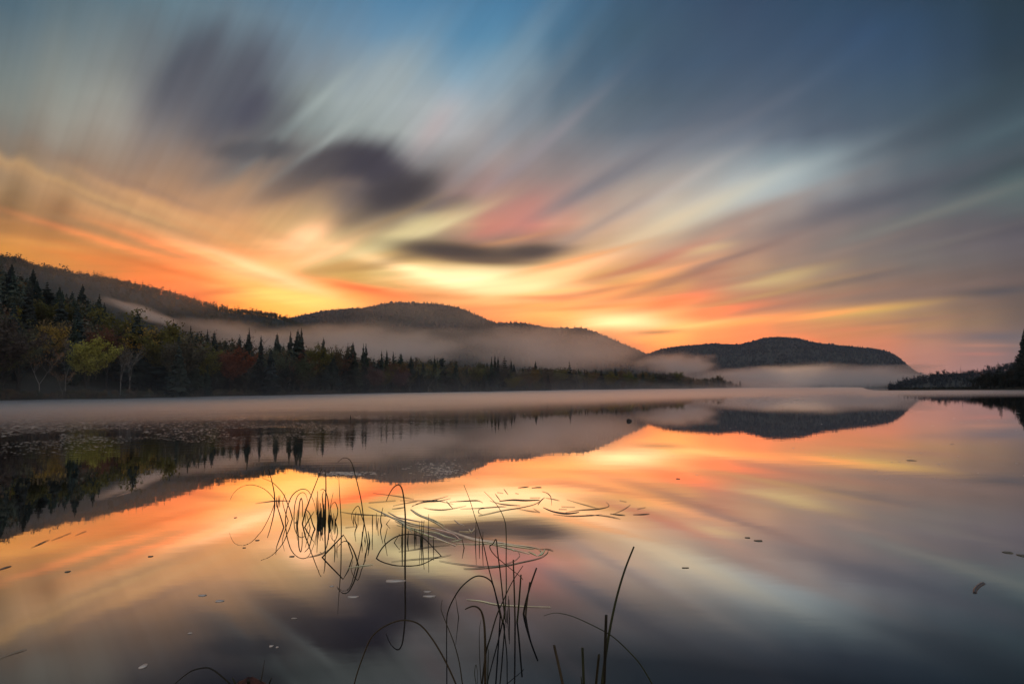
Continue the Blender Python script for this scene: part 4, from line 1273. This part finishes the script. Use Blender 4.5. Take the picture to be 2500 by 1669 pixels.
for pts, w in [([(850, 850), (860, 600)], 2.4), ([(870, 835), (866, 640)], 3.0), ([(822, 850), (836, 680)], 2.0), ([(835, 880), (842, 760)], 2.4)]:
    reed(Z8, pts, S4, w, G4)
reed(Z8, [(630, 1680), (632, 1500), (640, 1185)], 'short thick stub at the bottom edge of the front clump', 3.2)
reed(Z8, [(565, 1680), (560, 1568), (545, 1300), (540, 1000), (560, 860)], 'thin upright reed left of the stout hooked one', 1.8)
reed(Z8, [(505, 1560), (488, 1450), (503, 1355), (520, 1450), (510, 1545)], 'tiny looped leaf stalk left of the front clump', 1.4)
reed(Z6, [(1412, 1680), (1420, 1568), (1440, 1400), (1480, 1150), (1530, 920), (1590, 720), (1655, 555)], 'long single reed leaning right at the lower right', 5.0, tipw=.55)
reed(Z6, [(1432, 1660), (1440, 1400), (1450, 1060)], 'blunt upright reed crossing the foot of the long leaning one', 5.0, tipw=.9)
reed(Z6, [(1155, 1680), (1130, 1568), (1095, 1410), (1065, 1280)], 'left leaning cut reed at the bottom edge', 4.6, tipw=.9)
reed(Z6, [(1290, 1680), (1285, 1568), (1275, 1300)], 'upright cut reed at the bottom edge', 4.4, tipw=.9)
reed(Z6, [(1272, 1680), (1270, 1568), (1264, 1510)], 'tiny reed tip touching the upright cut reed', 3.0)
reed(Z6, [(1365, 1680), (1375, 1568), (1397, 1350)], 'short cut reed just left of the long leaning reed', 4.2, tipw=.9)
reed(Z6, [(1850, 1680), (1790, 1568), (1700, 1420), (1600, 1310), (1500, 1220), (1400, 1160), (1230, 1080), (1130, 1050), (1060, 1045), (990, 1065)], 'thin reed arching low from the bottom right', 2.2)
reed(ZB, [(610, 1220), (580, 1150), (500, 1075), (430, 1025), (370, 1008), (260, 1030), (180, 1080), (100, 1150), (40, 1230)], 'arched reed at the bottom edge left of the tussock', 3.0, both=True)
reed(ZB, [(660, 1230), (630, 1150), (605, 1095)], 'stub leaning left at the edge of the tussock', 4.0)
reed(ZB, [(835, 1230), (850, 1150), (870, 1060), (890, 940)], 'thin pointed reed on the tussock', 3.0, tipw=.2)
reed(ZB, [(905, 1230), (930, 1150), (952, 1095)], 'short pointed blade right of the tussock', 3.4, tipw=.2)
reed(ZB, [(745, 1225), (747, 1150), (743, 1118)], 'round topped stub in the middle of the tussock', 6.0, tipw=.8)

# the tussock whose rim just shows at the bottom edge
c = ground_at(*ZB((755, 1215)))
V, Fc = [], []
K, J = 28, 7
for j in range(J):
    f = j / (J - 1)
    for i in range(K):
        a = 2 * math.pi * i / K
        r = (0.14 + 0.02 * math.sin(3 * a) + .01 * math.sin(7 * a)) * (1 - f * 0.92)
        V.append((r * math.cos(a), r * math.sin(a) * 0.8, -0.05 + 0.12 * math.sin(f * 1.3) + 0.008 * random.random()))
for j in range(J - 1):
    for i in range(K):
        Fc.append((j * K + i, j * K + (i + 1) % K, (j + 1) * K + (i + 1) % K, (j + 1) * K + i))
Fc.append(tuple(range((J - 1) * K, J * K)))
M_tuss = principled('tussock', (0.06, 0.02, 0.012), 0.6, noise_amt=0.5, noise_scale=20)
o = mesh_obj('tussock', V, Fc, M_tuss, smooth_=True)
o.location = (c.x, c.y, 0)
tag(o, 'dark reddish tussock just showing at the bottom edge', 'tussock')

# floating stalks: flat tapered stems lying on the surface


def afloat(fn, pts, label, width=2.0, group='stalks floating on the water', shade=(0.42, 0.34, 0.20), name='floating_stalk', cat='stalk', taper=True):
    W = [ground_at(*fn(p), z=0.004) for p in pts]
    W = catmull(W, 5)
    base = W[len(W) // 2].copy(); base.z = 0
    n = len(W)
    V, Fc = [], []
    for i, w in enumerate(W):
        t = i / (n - 1)
        d = (W[min(i + 1, n - 1)] - W[max(i - 1, 0)]); d.z = 0
        if d.length < 1e-6: d = Vector((1, 0, 0))
        d.normalize()
        s = Vector((-d.y, d.x, 0))
        k = math.hypot(w.x, w.y) / F * width * 0.5 * (0.75 + 0.9 * abs(d.x)) * ((0.35 + 0.65 * math.sin(math.pi * min(1, max(0, t)))) if taper else 1)
        q = w - base
        lift = 0.0012 * math.sin(7 * t + len(pts))
        V += [tuple(q + s * k + Vector((0, 0, 0.001))), tuple(q + Vector((0, 0, k * .28 + 0.002 + lift))), tuple(q - s * k + Vector((0, 0, 0.001))), tuple(q + Vector((0, 0, -k * .4)))]
    for i in range(n - 1):
        for k in range(4):
            a = i * 4
            Fc.append((a + k, a + (k + 1) % 4, a + 4 + (k + 1) % 4, a + 4 + k))
    Fc += [(3, 2, 1, 0), tuple(range(n * 4 - 4, n * 4))]
    o = mesh_obj(name, V, Fc, M_straw, smooth_=True)
    o.location = base
    o.color = (*[q * random.uniform(0.85, 1.1) for q in shade], 1)
    tag(o, label, cat, group)
    return o


PALE, DUSKY = (0.9, 0.74, 0.44), (0.10, 0.085, 0.045)
LF = 'pale stalk in the bundle of stalks floating behind the reeds'
for pts, w in [
    ([(0, 310), (180, 390), (300, 450), (470, 520), (580, 540)], 2.2), ([(220, 370), (330, 430), (450, 455), (640, 490)], 2.0), ([(480, 340), (560, 400), (680, 450), (780, 500), (860, 555)], 2.8),
    ([(490, 342), (600, 410), (740, 460), (870, 525)], 2.2), ([(860, 560), (970, 600), (1130, 655), (1280, 690), (1480, 715), (1640, 745), (1850, 770), (1970, 795)], 3.0),
    ([(870, 570), (1050, 640), (1230, 690), (1430, 720), (1560, 725)], 2.6), ([(640, 540), (780, 570), (960, 620), (1040, 680)], 2.4), ([(650, 590), (780, 610), (880, 650), (1000, 680)], 2.4),
    ([(240, 420), (330, 465), (420, 520), (500, 600)], 2.0), ([(560, 590), (700, 640), (850, 700), (1000, 760)], 2.4), ([(690, 680), (800, 690), (920, 730), (1000, 755)], 1.8), ([(950, 710), (1010, 700), (1070, 685)], 2.0),
    ([(1000, 735), (1200, 740), (1350, 735), (1500, 760), (1650, 800), (1750, 825), (1850, 850)], 2.0), ([(1560, 775), (1640, 795), (1670, 815)], 1.8), ([(2020, 800), (1990, 850), (1940, 870)], 2.4),
    ([(1830, 820), (1890, 850), (1930, 870)], 2.0), ([(1950, 800), (1985, 830), (1960, 862)], 1.8), ([(300, 470), (420, 530), (560, 570), (700, 600)], 2.0), ([(150, 400), (300, 440), (480, 500), (620, 530), (760, 545)], 2.2),
    ([(1300, 700), (1450, 735), (1620, 755), (1800, 782), (1900, 795)], 2.6), ([(1100, 665), (1230, 700), (1360, 720)], 2.0), ([(320, 520), (470, 560), (600, 610), (720, 655), (780, 660)], 2.0)]:
    afloat(Z7, pts, LF, w * 1.7, 'bundle of floating stalks', PALE)
afloat(Z7, [(1710, 825), (1735, 860), (1700, 910), (1620, 950), (1500, 985), (1330, 995), (1150, 980), (950, 955), (810, 930)], 'long floating stalk curving round the inner end of the bundle', 2.0, None, (0.3, 0.25, 0.15))
afloat(Z7, [(2060, 800), (2050, 840), (1990, 885), (1900, 915), (1760, 945), (1600, 980), (1400, 1005), (1200, 1020), (1090, 1020)], 'thick floating stalk curving round the outer end of the bundle', 3.0, None, (0.28, 0.24, 0.14))
afloat(Z7, [(1960, 795), (2060, 797), (2120, 818)], 'short dark stick poking out at the right end of the bundle', 2.0, None, DUSKY)
afloat(Z7, [(345, 825), (530, 800), (700, 770), (930, 750)], 'thin floating stalk passing behind the dark stubs', 1.8, None, DUSKY)
afloat(Z7, [(260, 940), (500, 915), (800, 890), (950, 860)], 'thin floating stalk in front of the low arch', 1.6, None, DUSKY)
LU = 'dark thin stalk floating beyond the reed bed'
GU = 'dark floating stalks beyond the reeds'
for f, pts, w in [
    (Z7, [(490, 310), (600, 260), (740, 235), (910, 190)], 2.2), (Z7, [(500, 300), (650, 255), (800, 245), (940, 215)], 2.0), (Z7, [(360, 240), (640, 240), (780, 240), (880, 260), (970, 280)], 1.6), (Z7, [(0, 265), (310, 240)], 1.6),
    (Z7, [(50, 155), (300, 185), (520, 225)], 1.3), (Z7, [(270, 335), (340, 328), (420, 315)], 1.8), (Z7, [(280, 300), (450, 265), (560, 250)], 1.5), (Z7, [(630, 320), (720, 340), (860, 345), (1000, 325), (1120, 298)], 1.8),
    (Z7, [(890, 245), (930, 290), (965, 330)], 1.6), (Z7, [(930, 255), (1100, 245), (1250, 240), (1310, 265)], 2.0), (Z7, [(1050, 335), (1300, 325), (1500, 310), (1580, 310)], 1.6), (Z7, [(1390, 240), (1500, 275), (1620, 290), (1740, 297)], 2.0),
    (Z7, [(1260, 415), (1400, 385), (1560, 350), (1720, 325), (1880, 290), (1960, 250), (2010, 210)], 2.2), (Z7, [(1310, 405), (1260, 375), (1275, 335), (1330, 328)], 1.6), (Z7, [(1450, 160), (1480, 200), (1510, 240)], 1.5),
    (Z7, [(1550, 105), (1575, 140), (1600, 170)], 1.5), (Z7, [(1850, 210), (1970, 208)], 1.5), (Z7, [(1990, 135), (2050, 155), (2090, 200), (2100, 290)], 2.0), (Z7, [(2030, 210), (2110, 222), (2190, 240)], 1.6),
    (Z7, [(1700, 330), (1820, 355), (1970, 375)], 1.5), (Z7, [(1890, 330), (1925, 352), (1960, 370)], 1.6), (Z7, [(1940, 290), (1980, 235), (2020, 205)], 2.2),
    (Z6, [(1160, 207), (1270, 240), (1400, 275)], 1.6), (Z6, [(1150, 300), (1260, 285), (1400, 275), (1470, 255), (1450, 225)], 1.9), (Z6, [(1060, 315), (1180, 328), (1320, 325), (1420, 318)], 1.9), (Z6, [(1480, 312), (1530, 318), (1590, 322)], 2.4),
    (Z6, [(1500, 315), (1580, 280), (1630, 245)], 1.5), (Z6, [(1550, 215), (1600, 225)], 1.2), (Z6, [(1650, 318), (1710, 317), (1770, 312)], 2.2), (Z6, [(1680, 278), (1740, 265)], 1.6), (Z6, [(1120, 260), (1220, 263)], 1.6), (Z6, [(1100, 278), (1160, 280)], 1.6),
    (Z6, [(1300, 320), (1420, 325), (1510, 340), (1555, 350)], 1.8), (Z5, [(485, 500), (600, 485), (700, 475), (820, 478)], 1.8), (Z5, [(1290, 580), (1420, 600), (1560, 610), (1750, 620)], 1.8), (Z5, [(1345, 730), (1460, 720)], 1.4),
    (Z6, [(800, 120), (840, 117), (880, 112)], 2.0), (Z6, [(900, 122), (940, 118), (975, 118)], 2.4), (Z6, [(780, 160), (805, 166)], 1.8), (Z6, [(645, 155), (690, 160)], 1.4)]:
    fx = sum(f(p_)[0] for p_ in pts) / len(pts)
    place = 'behind the tall hooked reed' if fx < 1080 else 'beyond the middle of the pale bundle' if fx < 1270 else 'at the right end of the reed bed'
    afloat(f, pts, 'dark thin stalk floating ' + place, w, GU + ' ' + place, DUSKY)
afloat(Z7, [(1500, 245), (1650, 232), (1800, 238), (1960, 232)], 'thick dark leaf blade floating beyond the reeds', 4.5, None, DUSKY)
afloat(Z6, [(985, 265), (1060, 295), (1160, 310), (1250, 300)], 'dark curved leaf blade floating right of the bundle', 4.5, None, DUSKY)
afloat(Z6, [(420, 945), (520, 955), (640, 980), (800, 992), (1040, 1000)], 'long pale straw floating across the front clump', 2.4, None, PALE)
afloat(Z5, [(975, 1015), (1060, 998), (1150, 965), (1240, 905)], 'dark twig floating beside the sharp V reed', 3.0, None, DUSKY)
afloat(Z5, [(1370, 1118), (1480, 1100), (1610, 1085)], 'pale straw floating just right of the sharp V reed', 2.4, None, PALE)
afloat(Z7, [(980, 460), (1030, 500), (1100, 530)], 'pale bent leaf floating above the bundle', 2.4, None, PALE)
afloat(Z7, [(1035, 595), (1110, 598), (1165, 600)], 'pale straight straw above the bundle', 2.0, None, PALE)
afloat(Z7, [(1150, 565), (1180, 600), (1215, 560)], 'small pale curled leaf like open wings', 3.5, None, PALE)


def float_leaf(x, y, hw, hh, label, shade, group=None, tilt=0.0):
    """a leaf on the surface: half width and half height as they show in the picture"""
    c = ground_at(x, y)
    n = 14
    dep = math.hypot(c.x, c.y)
    a = hw * dep / F
    b = hh * dep / F / (CAM_H / dep)
    V = []
    for lay in (0.003, 0.001):
        for i in range(n):
            w = 2 * math.pi * i / n
            k = 1 - 0.25 * abs(math.cos(w)) ** 3 + 0.10 * math.sin(3 * w + x)
            px, py = a * math.cos(w) * k, b * math.sin(w) * k + tilt * a * math.cos(w)
            V.append((px, py, lay + 0.0015 * (abs(math.cos(w)) if lay > .002 else 0)))
    V.append((0, 0, 0.0035))
    Fc = [(i, (i + 1) % n, 2 * n) for i in range(n)] + [(i + n, (i + 1) % n + n, (i + 1) % n, i) for i in range(n)] + [tuple(range(2 * n - 1, n - 1, -1))]
    o = mesh_obj('floating_leaf', V, Fc, M_straw, smooth_=True)
    o.location = (c.x, c.y, 0)
    o.color = (*shade, 1)
    tag(o, label, 'leaf', group)


PL = (0.5, 0.44, 0.37)
for x, y, w, h, lab, sh in [
    (*ZB((2040, 245)), 33, 3.4, 'large pale leaf floating beside the tall dark hooked reed', PL), (*ZB((492, 421)), 13, 2.2, 'pale pinkish leaf floating alone at the lower left', PL),
    (*ZB((340, 372)), 12, 1.8, 'thin pale leaf left of the pinkish one', PL), (*ZB((1670, 386)), 18, 2.0, 'pale leaf under the tip of the drooping reeds', PL),
    (*ZB((2345, 380)), 21, 2.4, 'pale leaf left of the front arch', PL), (*ZB((2325, 340)), 12, 1.6, 'small pale leaf above another left of the front arch', PL), (*ZB((1480, 291)), 7, 1.0, 'tiny pale leaf under the reed clump', PL),
    (*ZB((1150, 576)), 9, 1.4, 'small tan leaf below the reeds at lower left', (0.35, 0.3, 0.24)), (*ZB((232, 706)), 6, 1.2, 'tiny pale leaf near the lower left corner', PL),
    (*ZB((948, 820)), 6, 2.2, 'bright speck of leaf near the bottom left', PL), (*ZB((1000, 830)), 4, 1.5, 'smaller speck of leaf next to the bright one', PL),
    (329, 1528, 9, 5, 'curled translucent leaf at the bottom left', PL), (12, 1302, 6, 3.5, 'small rusty leaf at the left edge', (0.2, 0.1, 0.05)),
    (2312, 1267, 14, 2.4, 'dark oval leaf at the right edge', DUSKY), (2345, 1274, 13, 2.6, 'dark curled leaf touching the right edge', DUSKY), (1740, 1240, 16, 2.2, 'dark leaf alone in the right half of the water', DUSKY),
    (1715, 1233, 10, 1.5, 'thin dark leaf beside the lone dark one', DUSKY), (1555, 1098, 8, 1.4, 'small dark leaf on the bright reflection', DUSKY), (1572, 1302, 14, 1.0, 'thin dark leaf right of the front clump', DUSKY),
    (2090, 1056, 16, 1.1, 'thin dark leaf far out on the right', DUSKY), (680, 1198, 6, 1.2, 'dark leaf left of the reed clump', DUSKY), (590, 1239, 8, 1.2, 'small dark leaf on the orange reflection', DUSKY),
    (560, 1256, 6, .9, 'thin brown leaf below the small dark one', DUSKY), (345, 1276, 9, 1.3, 'brown leaf drifting on the left orange water', DUSKY), (155, 1311, 8, 1.6, 'brown leaf near the left edge of the water', DUSKY),
    (670, 1276, 10, 1.6, 'dark leaf beside the curved reed reflections', DUSKY), (540, 1187, 5, 1.0, 'speck of dark leaf at the left of the reeds', DUSKY)]:
    float_leaf(x, y, w * (.68 if sh is DUSKY else .85), h * (.75 if sh is DUSKY else .8), lab, sh)
afloat(lambda p: p, [(2236, 1358), (2238, 1350), (2246, 1342), (2256, 1336)], 'curved dark twig floating at the lower right', 5.0, None, (0.04, 0.04, 0.035), taper=False)
afloat(lambda p: p, [(268, 1137), (285, 1132), (300, 1128)], 'pale straw floating in the dark left reflection', 1.6, None, PALE)
afloat(lambda p: p, [(0, 1508), (30, 1497), (62, 1487)], 'long pale straw at the lower left edge', 1.8, None, (0.25, 0.2, 0.14))
for k, (x, y) in enumerate([(92, 1246), (84, 1250), (100, 1242), (130, 1234), (150, 1226), (185, 1222)]):
    afloat(lambda p: p, [(x - 12, y + 5), (x, y), (x + 14, y - 5)], 'thin brown straw drifting on the left orange water', 1.4, 'drifting straws at the left', DUSKY)

# far-out bits of leaf and weed that catch the light on the lake, too many to count
random.seed(77)
V, Fc = [], []


def bit(x, y, w, h):
    c = ground_at(x, y)
    dep = math.hypot(c.x, c.y)
    a = w * dep / F; b = h * dep / F / (CAM_H / dep)
    k = len(V); n = 7
    sl = random.gauss(0, 0.25)
    for i in range(n):
        t = 2 * math.pi * i / n
        q = random.uniform(.6, 1.1)
        px = a * math.cos(t) * q
        V.append((c.x + px, c.y + b * math.sin(t) * q + sl * px, 0.002 + 0.002 * random.random()))
    V.append((c.x, c.y, 0.005))
    for i in range(n): Fc.append((k + i, k + (i + 1) % n, k + n))


cnt = 0
while cnt < 3400:
    x = random.uniform(0, 1150)
    y = random.gauss(985, 30)
    lim = interp(x, [(0, 1055), (400, 1030), (800, 995), (1150, 950)])
    if y < 925 or (y > lim and random.random() > 0.06): continue
    if fbm(x * 0.004, y * 0.03, 1.0, 3.3) < -0.05: continue
    bit(x, y, random.uniform(0.6, 2.1) * (3.4 if random.random() < .07 else 1), random.uniform(0.14, 0.27))
    cnt += 1
for _ in range(260):
    bit(random.gauss(1010, 30), random.gauss(1078, 9), random.uniform(1, 5), random.uniform(.25, .6))
for _ in range(160):
    bit(random.gauss(800, 30), 1090 - random.random() * 8, random.uniform(2, 6), random.uniform(.3, .6))
for _ in range(220):
    bit(random.gauss(1720, 60), random.gauss(917, 4), random.uniform(2, 6), random.uniform(.2, .4))
for _ in range(90):
    bit(random.uniform(1000, 2349), random.uniform(930, 1100), random.uniform(1.0, 3), random.uniform(.15, .3))
tag(mesh_obj('drifting_debris', V, np.array(Fc), principled('pale_debris', (0.66, 0.56, 0.46), 0.4, island=(.4, 1.2), spec=.6)), 'scattered bits of leaf and weed on the lake off the left shore', kind='stuff')

# small rock and stake
c = ground_at(1443, 966)
import bmesh
bm = bmesh.new()
bmesh.ops.create_icosphere(bm, subdivisions=3, radius=1.0)
for v in bm.verts:
    k = 1 + 0.22 * mnoise.noise(v.co * 1.7)
    v.co = Vector((v.co.x * 0.14 * k * (1 + .15 * v.co.x), v.co.y * 0.11 * k, max(-0.05, v.co.z * 0.105 * k * (1 - 0.35 * v.co.x)) + 0.02))
me = bpy.data.meshes.new('rock'); bm.to_mesh(me); bm.free()
me.materials.append(M_rock)
o = bpy.data.objects.new('rock', me); o.location = (c.x, c.y, 0); col.objects.link(o)
for p_ in me.polygons: p_.use_smooth = True
tag(o, 'small dark rock breaking the surface far out on the lake', 'rock')
c = ground_at(804, 962)
V, Fc = tube([(0, 0, -0.3), (0.004, 0, 0.1), (0, 0, 0.23)], [0.026, 0.024, 0.02], 7)
o = mesh_obj('stake', V, Fc, M_wood); o.location = (c.x, c.y, 0)
tag(o, 'thin dark stake standing in the misty water', 'stake')

# ------------------------------------------------------------------ mist and haze
def box(name, lo, hi, mat):
    V = [(x, y, z) for z in (lo[2], hi[2]) for y in (lo[1], hi[1]) for x in (lo[0], hi[0])]
    Fc = [(0, 2, 3, 1), (4, 5, 7, 6), (0, 1, 5, 4), (2, 6, 7, 3), (0, 4, 6, 2), (1, 3, 7, 5)]
    return mesh_obj(name, V, Fc, mat)


haze = box('haze', (-4500, -500, -1.0), (4500, 4300, 275), volume_mat('haze_air', 0.000045, (0.80, 0.86, 0.98), 0.3))
tag(haze, 'thin blue evening haze in the air', kind='stuff')


def mist_sheet(label, x0, x1, near, far, thick, density, colour, aniso=0.9, wob=0.25, step=14):
    """low wedge of mist on the water: nothing near the camera, `thick` high in front of the far shore"""
    xs = np.arange(x0, x1 + 0.1, step)
    fr = np.linspace(0, 1, 26)
    top, bot, Fc = [], [], []
    for xc in xs:
        a, b = near(xc), far(xc)
        for f in fr:
            R = a + (b - a) * f
            p = polar(xc, R)
            e = smooth((xc - x0) / 120) * smooth((x1 - xc) / 120)
            h = thick(xc) * min(1, f / 0.9) ** 1.3 * (1 + wob * fbm(p.x, p.y, 0.02, 2.0)) * (0.02 + .98 * e) if 0 < f < 1 else 0.0
            if f == 1: h = thick(xc) * 0.6 * (0.02 + .98 * e)
            top.append((p.x, p.y, max(0.004, h))); bot.append((p.x, p.y, -0.4))
    n = len(fr); m = len(xs); o = len(top)
    for i in range(m - 1):
        for j in range(n - 1):
            a = i * n + j
            Fc.append((a, a + n, a + n + 1, a + 1)); Fc.append((a + o, a + 1 + o, a + n + 1 + o, a + n + o))
    for i in range(m - 1):
        a = i * n; Fc.append((a, a + o, a + n + o, a + n))
        a = i * n + n - 1; Fc.append((a, a + n, a + n + o, a + o))
    for j in range(n - 1):
        Fc.append((j, j + 1, j + 1 + o, j + o)); a = (m - 1) * n + j; Fc.append((a, a + o, a + 1 + o, a + 1))
    ob = mesh_obj('mist', top + bot, np.array(Fc), volume_mat('mist_air', density, colour, aniso))
    tag(ob, label, kind='stuff')


def far_l(x): return shore(min(x, 1712)) - 1.0 if x < 1712 else interp(x, [(1712, 800), (1760, 1100), (1960, 1100), (1990, 275), (2349, 252), (2800, 225)])


mist_sheet('bright sheet of mist lying on the water along the far shore', -500, 2750, lambda x: interp(x, [(-500, 30), (600, 26), (1100, 30), (1480, 55), (1900, 85), (2349, 110)]), far_l,
           lambda x: interp(x, [(-500, .6), (0, .65), (600, .85), (1200, 1.2), (1680, 1.6), (1850, 1.8), (1980, .9), (2010, .32), (2349, .22), (2750, .2)]), 0.10, (0.997, 0.98, 0.965), 0.86)
mist_sheet('faint mist rising in front of the shore trees', -500, 1900, lambda x: shore(min(x, 1712)) * .72, lambda x: shore(min(x, 1712)) + 6,
           lambda x: interp(x, [(-500, 12), (400, 14), (1200, 12), (1700, 9), (1900, 6)]), 0.006, (0.95, 0.95, 0.96))


def fog_bank(label, x, y, hw, hh, R, depth, dens, tilt=0.0, colour=(0.997, 0.982, 0.968), aniso=0.9, grain=(2.0, 1.5, 1.2)):
    p = polar(x, R)
    d = pdir(x, y)
    z = CAM_H + d.z / math.hypot(d.x, d.y) * R
    bm = bmesh.new()
    bmesh.ops.create_icosphere(bm, subdivisions=3, radius=1.0)
    me = bpy.data.meshes.new('fog_bank'); bm.to_mesh(me); bm.free()
    me.materials.append(volume_mat('fog_air', dens, colour, aniso, shape=grain))
    o = bpy.data.objects.new('fog_bank', me)
    o.location = (p.x, p.y, z)
    h = heading(x)
    o.rotation_euler = (0, rad(tilt), -math.atan2(h.x, h.y))
    o.scale = (hw * R / F, depth, hh * R / F)
    col.objects.link(o)
    tag(o, label, kind='stuff')


fog_bank('long bank of fog across the foot of the middle mountain', 850, 792, 330, 62, 520, 60, 0.05)
fog_bank('fog lying in the valley right of the middle mountain top', 1270, 802, 350, 76, 620, 70, 0.028)
fog_bank('strip of white fog along the foot of the left ridge', 330, 720, 105, 14, 420, 28, 0.13, tilt=17)
fog_bank('soft fog where the left ridge meets the middle mountain', 560, 775, 200, 40, 470, 50, 0.04, tilt=8)
fog_bank('bright fog bank under the far blue mountain', 1880, 866, 330, 34, 1150, 120, 0.05)
fog_bank('faint purple haze in front of the left ridge', 260, 668, 420, 78, 640, 110, 0.0032)
fog_bank('faint veil over the upper middle mountain', 1000, 725, 330, 62, 1050, 160, 0.0022)
fog_bank('thin fog climbing the left foot of the blue mountain', 1560, 838, 120, 34, 1150, 110, 0.03)
